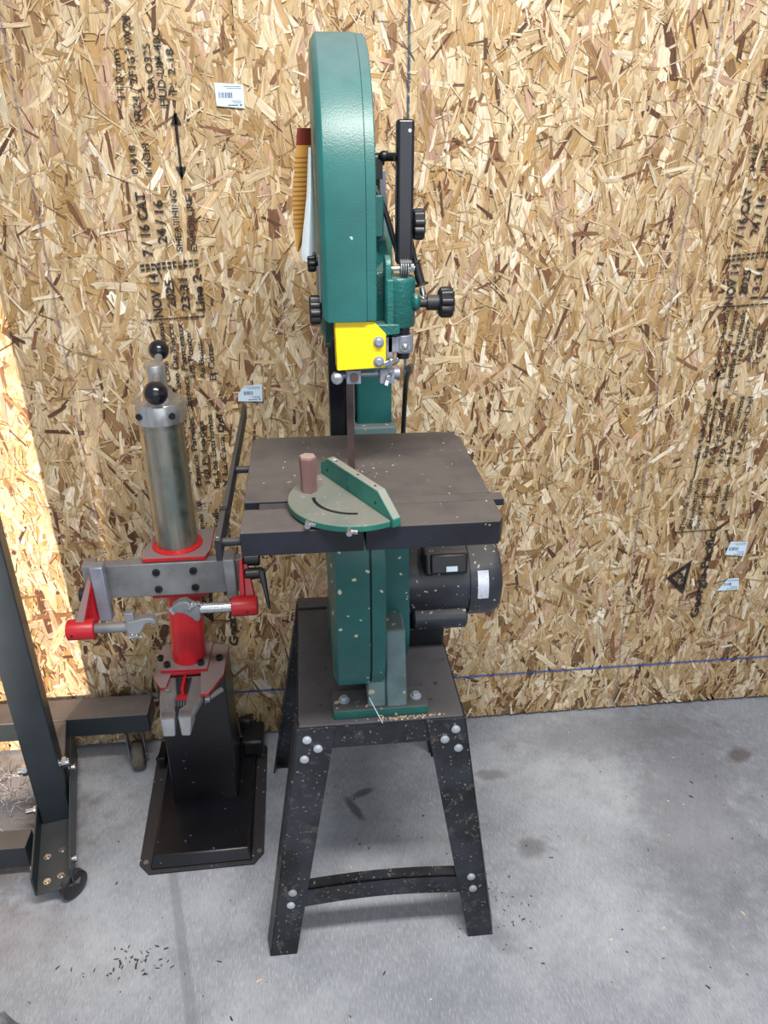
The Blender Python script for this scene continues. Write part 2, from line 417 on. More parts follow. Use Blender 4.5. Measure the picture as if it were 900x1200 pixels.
# --- lettering
def text_mesh(txt, size):
    cu = bpy.data.curves.new('txt', 'FONT'); cu.body = txt; cu.size = size; cu.resolution_u = 3; cu.offset = size*(.032 if txt[0] in 'GN72L' and txt[-1] != 'e' else .020)
    ob = bpy.data.objects.new('txt', cu); COL.objects.link(ob)
    me = bpy.data.meshes.new_from_object(ob.evaluated_get(bpy.context.evaluated_depsgraph_get()))
    vs = [tuple(v.co) for v in me.vertices]; fs = [tuple(p.vertices) for p in me.polygons]
    COL.objects.unlink(ob); bpy.data.objects.remove(ob); bpy.data.curves.remove(cu); bpy.data.meshes.remove(me)
    return vs, fs
LINES = [('11.0 mm',-.336,1.636,1.717,.015),('1R24 / 2F16 / W24',-.309,1.596,1.772,.015),('CSA O325',-.278,1.633,1.727,.014),
 ('HUD-UM-40C',-.257,1.622,1.751,.015),('PS 2-18',-.236,1.646,1.719,.014),('0.418',-.330,1.501,1.554,.013),('INCH',-.303,1.501,1.557,.014),
 ('7 / 16 CAT',-.323,1.343,1.468,.020),('24 / 16',-.290,1.368,1.453,.019),('SHEATHING',-.260,1.352,1.471,.013),('EXPOSURE 1',-.230,1.351,1.474,.013),
 ('NOV 14',-.318,1.215,1.308,.020),('2025',-.288,1.236,1.294,.018),(None,-.258,1.228,1.297,.018),('Line 2',-.227,1.227,1.305,.019),
 ('Ce Cote Dessous',-.320,1.036,1.205,.013),("L'axe De Force",-.299,1.036,1.201,.013),('Espace Panneaux',-.279,1.012,1.203,.014),
 ('1/8 Pouce',-.263,1.080,1.180,.013),('Au Bouts',-.241,1.074,1.158,.013),('Et Cotes',-.218,1.071,1.155,.015),
 ('Este Lado Abajo',-.322,.825,.985,.013),('Eje De Fuerza',-.302,.828,.990,.013),('Espacie Paneles',-.279,.808,.985,.014),
 ('1/8 Pulgadas',-.258,.815,.975,.013),('En Los Extremos',-.236,.800,.990,.014),('Y La Cara Del',-.213,.803,.988,.014),
 ('This Side Down',-.326,.618,.768,.013),('Strength Axis',-.304,.620,.768,.013),('Space Panels 1/8',-.284,.618,.768,.013),
 ('At Ends',-.247,.655,.745,.013),('And Sides',-.222,.650,.747,.013),('Georgia-Pacific',-.231,.328,.605,.024)]
def stamp(dx, time):
    mb = MB()
    for (t, xb, z0, z1, hgt) in LINES:
        t = t or time
        vs, fs = text_mesh(t, 1.0)
        if not vs: continue
        xs = [v[0] for v in vs]; ys = [v[1] for v in vs]
        w = max(xs)-min(xs); sx = (z1-z0)/w; sy = hgt*1.0/(.73)
        mb.add([(dx+xb+.010-v[1]*sy, PY, z0+(v[0]-min(xs))*sx) for v in vs], fs)
    def rect(x0, z0, x1, z1, th):
        d = Vector((x1-x0, 0, z1-z0)).normalized(); n = Vector((-d.z, 0, d.x))*th/2
        a = Vector((x0+dx, PY, z0)); b = Vector((x1+dx, PY, z1))
        mb.add([a+n, a-n, b-n, b+n], [(0,1,2,3)])
    def arrow(x, z0, z1, both=True, w=.005, h=.02):
        rect(x, z0, x, z1, w)
        mb.add([(dx+x-h*.55,PY,z1-h),(dx+x+h*.55,PY,z1-h),(dx+x,PY,z1+h*.3)], [(0,1,2)])
        if both: mb.add([(dx+x-h*.55,PY,z0+h),(dx+x+h*.55,PY,z0+h),(dx+x,PY,z0-h*.3)], [(0,1,2)])
    arrow(-.235, 1.495, 1.610)
    arrow(-.316, .770, .842, False, .004, .001); arrow(-.306, .992, 1.055, True, .0035, .012)
    for k in range(11):
        a = -.342+k*.0113
        rect(a, 1.324+k*.0009, a+.0085, 1.3247+k*.0009, .005); rect(a, 1.315+k*.0009, a+.0085, 1.3157+k*.0009, .005)
        rect(a, 1.209+k*.0006, a+.0100, 1.2096+k*.0006, .004)
    rect(-.340, .611, -.218, .614, .0035); rect(-.222, .607, -.222, .624, .004)
    # triangle mark with two letters left open
    T = [Vector((-.339+dx,PY,.467)), Vector((-.273+dx,PY,.523)), Vector((-.279+dx,PY,.408))]
    c = sum(T, Vector((0,0,0)))/3
    I = [c+(p-c)*.55 for p in T]
    mb.add(T+I, [(0,1,4,3),(1,2,5,4),(2,0,3,5)])
    vs, fs = text_mesh('GP', .036)
    mb.add([(dx-.281-v[1]*1.0, PY-.0001, .436+v[0]) for v in vs], fs)
    o = link('printed_stamp', mb, 'ink', wall, smooth=False); return o
stamp(0, '23:31'); stamp(1.305, '13:31')

def ribbon(pts, th, y=PY):
    mb = MB(); P = [Vector((p[0], y, p[1])) for p in pts]; L = []; 
    for i, p in enumerate(P):
        d = (P[min(i+1,len(P)-1)]-P[max(i-1,0)]).normalized(); n = Vector((-d.z,0,d.x))*th/2; L.append((p+n, p-n))
    vs = [q for l in L for q in l]; fs = [(2*i,2*i+1,2*i+3,2*i+2) for i in range(len(P)-1)]
    return mb.add(vs, fs)
def wavy(p0, p1, n, amp):
    return [(p0[0]+(p1[0]-p0[0])*i/n+random.uniform(-amp,amp), p0[1]+(p1[1]-p0[1])*i/n+random.uniform(-amp,amp)*.3) for i in range(n+1)]
link('chalk_line', ribbon([(-1.9,.165)]+wavy((-1.8,.165),(2.3,.169),60,.001), .0056), 'chalk_blue', wall, smooth=False)
link('chalk_line', ribbon(wavy((-.528,.03),(-.531,2.4),30,.0012), .0048), 'chalk_grey', wall, smooth=False)
link('chalk_line', ribbon(wavy((.875,.03),(.845,1.1),14,.002)+wavy((.845,1.12),(.866,2.4),16,.0015), .0048), 'chalk_grey', wall, smooth=False)
link('panel_seam', ribbon(wavy((.226,.02),(.226,2.44),40,.0006), .0055), 'seam', wall, smooth=False)
link('panel_seam', ribbon(wavy((1.446,.02),(1.446,2.44),40,.0006), .004), 'seam', wall, smooth=False)
link('panel_seam', ribbon(wavy((-.994,.02),(-.994,2.44),40,.0006), .004), 'seam', wall, smooth=False)
kn = MB()
for _ in range(70):
    x = random.uniform(.55,1.5); z = random.gauss(1.0,.09); r = random.uniform(.0015,.004)
    kn.add([(x+r*math.cos(a)*1.2, PY+.0003, z+r*math.sin(a)) for a in [k*PI/4 for k in range(8)]], [tuple(range(8))])
link('ink_spatter', kn, 'ink', wall, smooth=False)

def sticker(pts, label, torn=False):
    c = sum((Vector((p[0],0,p[1])) for p in pts), Vector())/len(pts); org = (c.x, PY-.0004, c.z)
    o = link('price_sticker', MB().prism([(p[0], PY-.0004, p[1]) for p in pts], (0,-.0004,0)), 'label_white', origin=org, smooth=False)
    tag(o, label, 'sticker', 'small white stickers on the strand board')
    xs = [p[0] for p in pts]; zs = [p[1] for p in pts]; x0, x1, z0, z1 = min(xs), max(xs), min(zs), max(zs)
    w, h = x1-x0, z1-z0; mb = MB(); y = PY-.00095
    def r(a, b, c2, d): mb.add([(x0+a*w,y,z0+b*h),(x0+c2*w,y,z0+b*h),(x0+c2*w,y,z0+d*h),(x0+a*w,y,z0+d*h)], [(0,1,2,3)])
    x = .12 if not torn else .26
    while x < .60:
        ww = random.choice((.012,.022,.032)); r(x, .40, x+ww, .62); x += ww+random.choice((.012,.02))
    for zz, a, b in ((.84,.30,.92),(.76,.42,.93),(.28,.55,.90),(.21,.62,.90)): r(a, zz, b, zz+.025)
    r(.42,.10,.78,.145); mb.add([(x0+.82*w,y,z0+.16*h),(x0+.93*w,y,z0+.16*h),(x0+.875*w,y,z0+.06*h)], [(0,1,2)])
    link('barcode', mb, 'label_ink', o, smooth=False)
sticker([(-.154,1.663),(-.099,1.660),(-.099,1.619),(-.153,1.623)][::-1], 'white barcode sticker high on the wall, left of the green saw head')
sticker([(-.147,1.055),(-.106,1.058),(-.107,1.017),(-.163,1.019),(-.161,1.037)][::-1], 'white sticker with cut corner on wall above the saw table rail', True)
sticker([(1.132,.574),(1.183,.570),(1.180,.526),(1.124,.533)][::-1], 'upper of two white stickers on the wall at far right')
sticker([(1.150,.454),(1.181,.455),(1.189,.416),(1.124,.415)][::-1], 'lower of two white stickers on wall at far right, slanted left edge', True)

# ------------------------------------------------------------------ BANDSAW
SO = (.105, 1.30, 0)
saw = thing('bandsaw', SO, 'green upright bandsaw with black table on a black splayed-leg stand', 'bandsaw')
ST = .600
# stand tray
st = MB().box((-.047,1.078,ST-.012), (.262,1.50,ST))
stand = link('stand', st, 'stand_top', saw, bevel=.003)
lab(stand, 'black sheet-metal stand with dusty top and splayed legs')
link('tray_lip', MB().box((-.047,1.46,ST),(.262,1.50,ST+.008)), 'stand_top', stand, bevel=.002)
def leg(sx, sy):
    # sheet angle leg; sx -1 left, +1 right; sy -1 front, +1 back
    xt_o, xt_i, xb_o, xb_i = (-.050,.022,-.137,-.080) if sx < 0 else (.265,.190,.348,.293)
    yt, yb = (1.073,1.043) if sy < 0 else (1.505,1.600)
    dt, db = (.058*-sy, .040*-sy)
    t = .004
    m = MB()
    m.hexa([(xb_o,yb,0),(xb_i,yb,0),(xb_i,yb-sy*t,0),(xb_o,yb-sy*t,0),(xt_o,yt,ST-.001),(xt_i,yt,ST-.001),(xt_i,yt-sy*t,ST-.001),(xt_o,yt-sy*t,ST-.001)])
    q = -sx*t
    m.hexa([(xb_o,yb,0),(xb_o+q,yb,0),(xb_o+q+sx*.007,yb+db,.004),(xb_o+sx*.007,yb+db,.004),(xt_o,yt,ST-.001),(xt_o+q,yt,ST-.001),(xt_o+q+sx*.004,yt+dt,ST-.012),(xt_o+sx*.004,yt+dt,ST-.012)])
    # small rolled foot
    m.box((min(xb_o,xb_i)+.004, min(yb,yb+db*.5), 0), (max(xb_o,xb_i)-.004, max(yb,yb+db*.5), .004))
    l = link('leg', m, 'stand', stand, bevel=.0012, smooth=False)
    def P(u, z):   # point on the face
        k = z/ST; xo = xb_o+(xt_o-xb_o)*k; xi = xb_i+(xt_i-xb_i)*k; y = yb+(yt-yb)*k
        return (xo+(xi-xo)*u, y+sy*.0005, z)
    for u, z in ((.30,.575),(.62,.553),(.30,.530),(.50,.185),(.50,.150)):
        link('bolt', MB().bolt(P(u,z), (0,sy,.08), .0085, .005, washer=False), 'bolt', stand)
    return P
for sx in (-1,1):
    for sy in (-1,1): leg(sx, sy)
a = MB().hexa([(-.02,1.080,ST-.058),(.235,1.080,ST-.058),(.235,1.084,ST-.058),(-.02,1.084,ST-.058),(-.02,1.0765,ST-.004),(.235,1.0765,ST-.004),(.235,1.081,ST-.004),(-.02,1.081,ST-.004)])
a.box((.0,1.082,ST-.058),(.215,1.10,ST-.055))
link('front_apron', a, 'stand', stand, smooth=False)
link('rear_apron', MB().box((-.04,1.496,ST-.055),(.25,1.50,ST-.01)), 'stand', stand, smooth=False)
for x, d in ((-.049,.0),(.262,.0)):
    link('side_apron', MB().box((x,1.10,ST-.055),(x+.003,1.48,ST-.005)), 'stand', stand, smooth=False)
# arched front stretcher: face + top flange
sm = MB(); n = 16; top = []; bot = []
for i in range(n+1):
    u = i/n; x = -.075+u*(.290+.075); arch = math.sin(PI*u)
    top.append((x, 1.054, .186+.012*arch)); bot.append((x, 1.054, .133+.014*arch))
for i in range(n):
    p, q, r, s_ = bot[i], bot[i+1], top[i+1], top[i]
    sm.hexa([p, q, (q[0],1.058,q[2]), (p[0],1.058,p[2]), s_, r, (r[0],1.058,r[2]), (s_[0],1.058,s_[2])])
    sm.hexa([(s_[0],1.054,s_[2]-.003),(r[0],1.054,r[2]-.003),(r[0],1.078,r[2]-.003),(s_[0],1.078,s_[2]-.003),(s_[0],1.054,s_[2]),(r[0],1.054,r[2]),(r[0],1.078,r[2]),(s_[0],1.078,s_[2])])
link('stretcher', sm, 'stand', stand, smooth=False)

# pedestal casting
pd = MB().box((.019,1.090,ST), (.196,1.150,ST+.020)).box((.019,1.36,ST), (.196,1.45,ST+.020)).box((.085,1.12,ST), (.15,1.44,ST+.012))
ped = link('base_flange', pd, 'plate', saw, bevel=.0025)
pf = MB().hexa([(.083,1.096,ST+.018),(.118,1.096,ST+.018),(.118,1.44,ST+.012),(.088,1.44,ST+.012),(.088,1.125,ST+.13),(.118,1.125,ST+.13),(.118,1.43,ST+.13),(.090,1.43,ST+.13)])
pf.hexa([(.1185,1.093,ST+.018),(.157,1.093,ST+.018),(.157,1.40,ST+.012),(.1185,1.40,ST+.012),(.1185,1.125,ST+.17),(.155,1.125,ST+.17),(.155,1.40,ST+.17),(.1185,1.40,ST+.17)])
link('pedestal', pf, 'casting_grey', ped, bevel=.004)
for p in ((.040,1.120),(.176,1.118),(.04,1.41),(.176,1.41)):
    link('bolt', MB().bolt((p[0],p[1],ST+.020),(0,0,1),.0075,.008,hexa=True), 'bolt', ped)

def prof_super(cy, cz, r, n=2.0, k=40, rz=None):
    pts = []
    for i in range(k):
        a = 2*PI*i/k; c, s_ = math.cos(a), math.sin(a)
        pts.append((cy+r*math.copysign(abs(c)**(2/n), c), cz+(rz or r)*math.copysign(abs(s_)**(2/n), s_)))
    return pts
def extr(mb, pts, x0, x1):
    return mb.prism([(x0, y, z) for y, z in pts], (x1-x0, 0, 0))
# lower housing
CY, RL = 1.265, .215
low = prof_super(CY, .848, RL, 3.6, 72, .200)
def ring_body(pts, cy, cz, xs):   # xs: list of (x, scale)
    return MB().rings([[Vector((x, cy+(y-cy)*s_, cz+(z-cz)*s_)) for y, z in pts] for x, s_ in xs])
o = link('lower_frame', ring_body(low, CY, .848, [(.0885,.992),(.0892,.996),(.111,.994),(.1125,.985)]), 'green_dusty', saw)
o = link('lower_door', ring_body(low, CY, .848, [(.0225,.915),(.0235,.935),(.0300,.998),(.0312,1.0),(.0845,1.0),(.0855,.996)]), 'green_dusty', saw)
link('latch_knob', MB().lathe((.012,1.09,1.045),(-1,0,0),[(0,.006),(.008,.006),(.008,.011),(.018,.011),(.02,.008)],24,(8,.16)), 'black', o)
# black filler painting in the shadow gap between door and frame
link('shadow_gap', ring_body(low, CY, .848, [(.0855,.96),(.089,.96)]), 'black', o)
# belt guard, capsule leaning back to the motor
bg = [];
for i in range(25):
    a = PI+PI*i/24 - .0; bg.append((1.305+.130*math.cos(a), .730+.130*math.sin(a)))
for i in range(25):
    a = PI*i/24; bg.append((1.335+.110*math.cos(a), .985+.06*math.sin(a)))
g = link('belt_guard', ring_body(bg, 1.32, .85, [(.122,.98),(.124,1.0),(.166,1.0),(.171,.985)]), 'green_dusty', saw)
link('pulley', MB().lathe((.171,1.30,.72),(1,0,0),[(0,.045),(.006,.045),(.012,.036)],32), 'bolt', g)
# column
c = MB().box((.093,1.425,.90),(.163,1.50,1.42))
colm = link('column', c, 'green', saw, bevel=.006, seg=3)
link('column_flange', MB().box((.085,1.405,1.040),(.171,1.515,1.058)), 'casting_grey', colm, bevel=.004)
link('rear_blade_guard', MB().box((.040,1.425,.92),(.071,1.47,1.34)).box((.071,1.455,.92),(.092,1.468,1.34)), 'black_metal', colm, bevel=.002)
link('rear_blade_guard_edge', MB().box((.0855,1.418,1.06),(.0885,1.425,1.28)), 'zinc', colm)
# upper housing
UZ = 1.489
def upper_prof(r, front=1.344):
    pts = []
    y0 = CY-r
    pts.append((y0, front)); 
    for i in range(33):
        a = PI-PI*i/32; pts.append((CY+r*math.cos(a), UZ+r*math.sin(a)))
    for i in range(1, 22):
        a = -PI*0.68*i/21; pts.append((CY+r*math.cos(a), UZ+r*math.sin(a)))
    last = pts[-1]
    pts.append((max(last[0]-.03, y0+.02), front))
    return pts
up = upper_prof(RL)
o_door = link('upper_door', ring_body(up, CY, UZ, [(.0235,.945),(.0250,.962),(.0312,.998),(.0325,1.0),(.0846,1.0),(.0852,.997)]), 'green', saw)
lab(o_door, 'green rounded upper wheel door, front edge facing the room')
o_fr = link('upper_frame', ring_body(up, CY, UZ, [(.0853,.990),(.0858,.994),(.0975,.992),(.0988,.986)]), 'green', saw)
# door back-plate lower arc (hangs below front edge, beige-grey rim)
lowarc = [(CY+.19*math.cos(a), UZ-.005+.225*math.sin(a)) for a in [PI+PI*i/20 for i in range(21)]]
link('door_rim', MB().prism([(.030,y,z) for y, z in lowarc], (.010,0,0)), 'green_dusty', o_door)
link('wear_strip', MB().box((.0215,1.075,1.35),(.0235,1.079,1.43)), 'zinc', o_door)
# arm casting behind the head
am = MB()
extr(am, [(1.50,1.36),(1.50,1.50),(1.40,1.52),(1.20,1.50),(1.14,1.43),(1.10,1.40),(1.10,1.335),(1.30,1.36)], .0990, .128)
arm = link('arm_casting', am, 'hammer', saw, bevel=.004)
am2 = MB().hexa([(.100,1.085,1.325),(.136,1.085,1.325),(.136,1.30,1.35),(.100,1.30,1.35),(.098,1.115,1.445),(.122,1.135,1.445),(.122,1.30,1.47),(.098,1.30,1.47)])
link('arm_web', am2, 'hammer', arm, bevel=.005)
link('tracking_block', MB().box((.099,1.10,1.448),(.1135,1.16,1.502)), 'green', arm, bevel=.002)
link('hinge_plate', MB().box((.1135,1.17,1.450),(.124,1.20,1.530)), 'zinc', arm, bevel=.001)
# guide post bracket
br = MB().lathe((.134,1.078,1.331),(0,0,1),[(0,.020),(.003,.0215),(.066,.0215),(.070,.018)],32)
br.box((.113,1.060,1.333),(.134,1.10,1.398))
bk = link('post_bracket', br, 'hammer', saw, bevel=.002)
ear = MB()
extr(ear, [(1.062,1.34),(1.062,1.405)]+[(1.078+.016*math.cos(a), 1.412+.016*math.sin(a)) for a in [PI-PI*i/10 for i in range(11)]]+[(1.094,1.34)], .1115, .1205)
link('bracket_ear', ear, 'hammer', bk, bevel=.0015)
link('bracket_lug', MB().ball((.155,1.070,1.366),.0105,sq=(.7,1,1.25)), 'hammer', bk)
link('lower_lug', MB().hexa([(.093,1.056,1.338),(.112,1.056,1.322),(.132,1.056,1.324),(.132,1.056,1.338),(.093,1.085,1.338),(.112,1.085,1.322),(.132,1.085,1.324),(.132,1.085,1.338)]), 'hammer', bk, bevel=.002)
# square tube over the post
tb = MB().box((.1275,1.068,1.416),(.1500,1.092,1.593))
tube = link('post_cover', tb, 'black_metal', saw, bevel=.004, seg=3)
link('hole', MB().cyl((.1435,1.0676,1.580),(.1435,1.069,1.580),.0022), 'bolt', tube)
sp = MB().cyl((.119,1.066,1.412),(.152,1.066,1.412),.0032)
clip = link('pivot_bolt', sp, 'chrome', bk)
link('pivot_nut', MB().lathe((.146,1.066,1.412),(1,0,0),[(0,.0062),(.005,.0062)],6), 'chrome', bk)
rg = MB()
for x in (.1325,.1355,.1385,.1415): rg.lathe((x,1.066,1.412),(1,0,0),[(0,.012),(.0012,.012)],24)
rg.box((.1315,1.056,1.420),(.1470,1.080,1.4225))
link('spring_clip', rg, 'bar', bk)
# knobs
def knob(c, ax, r, w, hub, hr, parent, name='knob'):
    ax = Vector(ax); c = Vector(c)
    k = link(name, MB().lathe(c, ax, [(0,r*.80),(w*.12,r*.97),(w*.3,r),(w*.85,r),(w,r*.86),(w,r*.5),(w*.9,r*.45)], 72, (9,.17)), 'black', parent)
    link('knob_hub', MB().lathe(c, -ax, [(0,hr*1.0),(hub*.6,hr),(hub*.62,hr*.62),(hub,hr*.62)], 24), 'dusty_black', k)
    return k
knob((.188,1.072,1.364),(1,0,0),.0215,.0200,.028,.0105,saw)
knob((.151,1.085,1.466),(1,0,0),.0205,.0155,.018,.008,saw)
knob((.0235,1.085,1.3545),(-1,0,0),.0205,.0170,.014,.0075,saw)
knob((.0195,1.13,1.413),(-1,0,0),.0140,.0125,.012,.006,saw)
# black tracking lever, rod and curved strap
tt = MB().cyl((.098,1.14,1.545),(.118,1.14,1.545),.008).cyl((.112,1.135,1.548),(.131,1.12,1.548),.0055)
tt.ball((.117,1.13,1.549),.0072).box((.101,1.13,1.520),(.115,1.15,1.545)).cyl((.108,1.14,1.47),(.108,1.14,1.53),.0042)
link('tension_lever', tt, 'black', saw)
link('spring_strap', MB().tube([(.098,1.12,1.516),(.107,1.11,1.502),(.117,1.105,1.478),(.126,1.10,1.448),(.132,1.10,1.43)], .0038, 12, 6), 'dusty_black', saw)
ln = MB().tube([(.150,1.094,1.445),(.156,1.088,1.418)], .0035)
ln.lathe((.156,1.088,1.418),(.28,-.12,-1),[(0,.0078),(.002,.0082),(.003,.0060),(.030,.0062),(.031,.0100),(.034,.0105)],20)
link('lever_boot', ln, 'black', saw)
link('lever_tip', MB().cyl((.1655,1.084,1.383),(.168,1.083,1.372),.0042).cyl((.158,1.080,1.366),(.178,1.074,1.365),.0050), 'chrome', saw)
# post, clamp, guides
link('guide_post', MB().cyl((.139,1.078,1.285),(.139,1.078,1.335),.0095), 'black_metal', saw)
gz = MB().lathe((.139,1.078,1.294),(0,0,1),[(0,.0135),(.001,.0145),(.025,.0145),(.026,.0135)],28)
gz.box((.116,1.066,1.296),(.134,1.085,1.318)).box((.1135,1.066,1.262),(.1225,1.080,1.318))
gz.box((.104,1.060,1.252),(.125,1.084,1.273)).cyl((.120,1.074,1.263),(.134,1.074,1.263),.0085)
gz.cyl((.060,1.075,1.263),(.110,1.075,1.263),.0045).box((.056,1.062,1.252),(.0765,1.086,1.272)).cyl((.048,1.074,1.262),(.058,1.074,1.262),.0045)
gd = link('blade_guide', gz, 'zinc', saw, bevel=.0012)
bl = MB().lathe((.042,1.066,1.262),(0,-1,0),[(0,.0085),(.008,.0085),(.009,.0065)],24)
link('guide_bearing', bl, 'chrome', gd); link('guide_pad', MB().cyl((.0665,1.0585,1.262),(.0665,1.063,1.262),.0062), 'blade', gd)
for p in ((.140,1.0625,1.305),): link('bolt', MB().bolt(p,(0,-1,0),.0048,.005,hexa=False), 'chrome', gd)
def wingnut(c, rot, parent):
    m = MB().lathe(c,(0,-1,0),[(0,.0045),(.007,.0038)],16)
    for s_ in (-1,1):
        d = Vector((math.cos(rot),0,math.sin(rot)))*s_; c_ = Vector(c)+d*.006+Vector((0,-.006,0))
        n = Vector((-d.z,0,d.x))
        m.add([c_-n*.003-d*.004, c_+n*.003-d*.004, c_+n*.004+d*.005+Vector((0,-.003,0)), c_-n*.002+d*.005+Vector((0,-.003,0)),
               c_-n*.003-d*.004+Vector((0,.002,0)), c_+n*.003-d*.004+Vector((0,.002,0)), c_+n*.004+d*.005+Vector((0,-.001,0)), c_-n*.002+d*.005+Vector((0,-.001,0))],
              [(0,1,2,3),(7,6,5,4),(0,4,5,1),(1,5,6,2),(2,6,7,3),(3,7,4,0)])
    link('wing_nut', m, 'chrome', parent, bevel=.0006)
wingnut((.1155,1.060,1.262), 1.1, gd); wingnut((.119,1.060,1.286), .25, gd)
# yellow guard
yg = [(.040,1.343),(.095,1.343),(.112,1.325),(.112,1.2775),(.0435,1.2745),(.0415,1.2765)]
yo = link('blade_guard', MB().prism([(x,1.055,z) for x, z in yg], (0,.0025,0)).prism([(.040,1.055,1.343),(.0415,1.055,1.2765),(.0415,1.085,1.2765),(.040,1.085,1.343)], (.002,0,0)), 'yellow', saw, bevel=.0008)
lab(yo, 'yellow sheet blade guard')
for z in (1.3145,1.2865): link('bolt', MB().lathe((.1015,1.055,z),(0,-1,0),[(0,.0078),(.0015,.0078),(.002,.0055),(.005,.0050),(.006,.004)],20), 'zinc', yo)
# blade with teeth
bm_ = MB(); zt = 1.35; zb = 1.04; nt = 75; pts = [(.0665+.0, zt), (.0665, zb)]
bt = []
for i in range(nt+1):
    z = zb+(zt-zb)*i/nt; bt.append((.0560, z)); bt.append((.0576, z+(zt-zb)/nt*.3))
bt = [p for p in bt if p[1] <= zt]
poly = [(.0675,zt),(.0675,zb)]
bm_.box((.0578,1.100,zb),(.0675,1.1008,zt))
for i in range(nt):
    z = zb+(zt-zb)*i/nt; h = (zt-zb)/nt
    bm_.add([(.0578,1.100,z),(.0578,1.100,z+h),(.0558,1.100,z+h*.75),(.0578,1.1008,z),(.0578,1.1008,z+h),(.0558,1.1008,z+h*.75)], [(0,2,1),(3,4,5),(0,3,5,2),(2,5,4,1)])
link('saw_blade', bm_, 'blade', saw, smooth=False)

# table with miter slot and blade slit
TZ = 1.100; T0x, T1x, T0y, T1y = -.100, .261, .905, 1.257
tp = MB()
def slab(x0, y0, x1, y1, z0, z1): tp.box((x0,y0,z0),(x1,y1,z1))
ch = .014
# outline with clipped corners, split around slot (y .976-1.000) and slit (x .066-.0685, y < 1.10)
SL0, SL1 = .974, .999; dz = .011
tp.prism([(T0x,T0y,TZ-.036),(.066,T0y,TZ-.036),(.066,SL0,TZ-.036),(T0x,SL0,TZ-.036)], (0,0,.036))
tp.prism([(.0688,T0y,TZ-.036),(T1x-ch*.5,T0y,TZ-.036),(T1x,T0y+ch,TZ-.036),(T1x,SL0,TZ-.036),(.0688,SL0,TZ-.036)], (0,0,.036))
tp.prism([(T0x,SL0,TZ-.036),(.066,SL0,TZ-.036),(.066,SL1,TZ-.036),(T0x,SL1,TZ-.036)], (0,0,.036-dz))
tp.prism([(.0688,SL0,TZ-.036),(T1x,SL0,TZ-.036),(T1x,SL1,TZ-.036),(.0688,SL1,TZ-.036)], (0,0,.036-dz))
tp.prism([(T0x,SL1,TZ-.036),(T1x,SL1,TZ-.036),(T1x,T1y-.03,TZ-.036),(T1x-.010,T1y-.008,TZ-.036),(T1x-.03,T1y,TZ-.036),(T0x+.01,T1y,TZ-.036),(T0x,T1y-.01,TZ-.036)], (0,0,.036))
tbl = link('table', tp, 'table', saw, bevel=.0012)
lab(tbl, 'square black cast table with dusty grey top')
link('table_insert', MB().cyl((.066,1.10,TZ),(.066,1.10,TZ+.0006),.026), 'table', tbl)
link('trunnion', MB().box((.02,1.02,TZ-.075),(.14,1.18,TZ-.036)), 'hammer', tbl, bevel=.004)
link('table_screw', MB().lathe((T1x,1.185,TZ-.014),(1,0,0),[(0,.006),(.006,.006)],12), 'chrome', tbl)
rl = MB().box((-.132,.895,TZ-.036),(-.124,1.145-.14,TZ-.004)); 
o = link('fence_rail', MB().box((-.1325,.893,TZ-.034),(-.1245,.985,TZ-.002)), 'dusty_black', tbl, bevel=.001)
o = link('fence_rail', MB().box((-.1305,.990,TZ-.030),(-.1235,1.455,TZ-.002)), 'dusty_black', tbl, bevel=.001)
link('rail_joint', MB().box((-.1335,.982,TZ-.032),(-.1235,.993,TZ-.0005)), 'black', tbl)
for y in (.917,1.163): link('standoff', MB().cyl((-.127,y,TZ-.018),(T0x,y,TZ-.018),.006), 'dusty_black', tbl)
link('tilt_knob', MB().lathe((.030,1.03,1.030),(-1,0,0),[(0,.006),(.010,.006),(.010,.012),(.022,.012)],24,(8,.16)), 'dusty_black', tbl)

# motor
MY, MZ = 1.335, .750
mt = MB().lathe((.172,MY,MZ),(1,0,0),[(0,.070),(.004,.077),(.132,.077),(.134,.080)],48)
mo = link('motor', mt, 'motor', saw); lab(mo, 'dusty black electric motor with silver plate')
eb = link('end_bell', MB().lathe((.304,MY,MZ),(1,0,0),[(0,.082),(.046,.082),(.057,.079),(.065,.072),(.070,.058),(.071,.03)],48), 'motor', mo)
cp = MB().lathe((.190,MY-.055,MZ-.062),(1,0,0),[(0,.020),(.004,.026),(.108,.026),(.112,.020)],32)
link('capacitor_cover', cp, 'motor', mo)
link('motor_shaft_ring', MB().lathe((.166,MY,MZ+.01),(1,0,0),[(0,.060),(.010,.060)],40), 'zinc', mo)
sb = MB().hexa([(.208,MY-.088,MZ+.052),(.296,MY-.088,MZ+.052),(.296,MY-.030,MZ+.052),(.208,MY-.030,MZ+.052),(.208,MY-.075,MZ+.098),(.296,MY-.075,MZ+.098),(.296,MY-.02,MZ+.098),(.208,MY-.02,MZ+.098)])
s1 = link('switch_box', sb, 'motor', mo, bevel=.008, seg=3)
sb2 = MB().hexa([(.220,MY-.092,MZ+.060),(.292,MY-.092,MZ+.060),(.292,MY-.080,MZ+.060),(.220,MY-.080,MZ+.060),(.220,MY-.080,MZ+.096),(.292,MY-.080,MZ+.096),(.292,MY-.07,MZ+.096),(.220,MY-.07,MZ+.096)])
link('switch_cover', sb2, 'black', s1 if False else mo, bevel=.004, seg=3)
link('switch_tag', MB().hexa([(.250,MY-.0935,MZ+.066),(.272,MY-.0935,MZ+.066),(.272,MY-.0915,MZ+.066),(.250,MY-.0915,MZ+.066),(.250,MY-.0905,MZ+.075),(.272,MY-.0905,MZ+.075),(.272,MY-.0885,MZ+.075),(.250,MY-.0885,MZ+.075)]), 'label_white', mo)
npm = MB(); R_ = .0824; a0, a1 = PI*1.03, PI*0.80; k = 10; vs = []
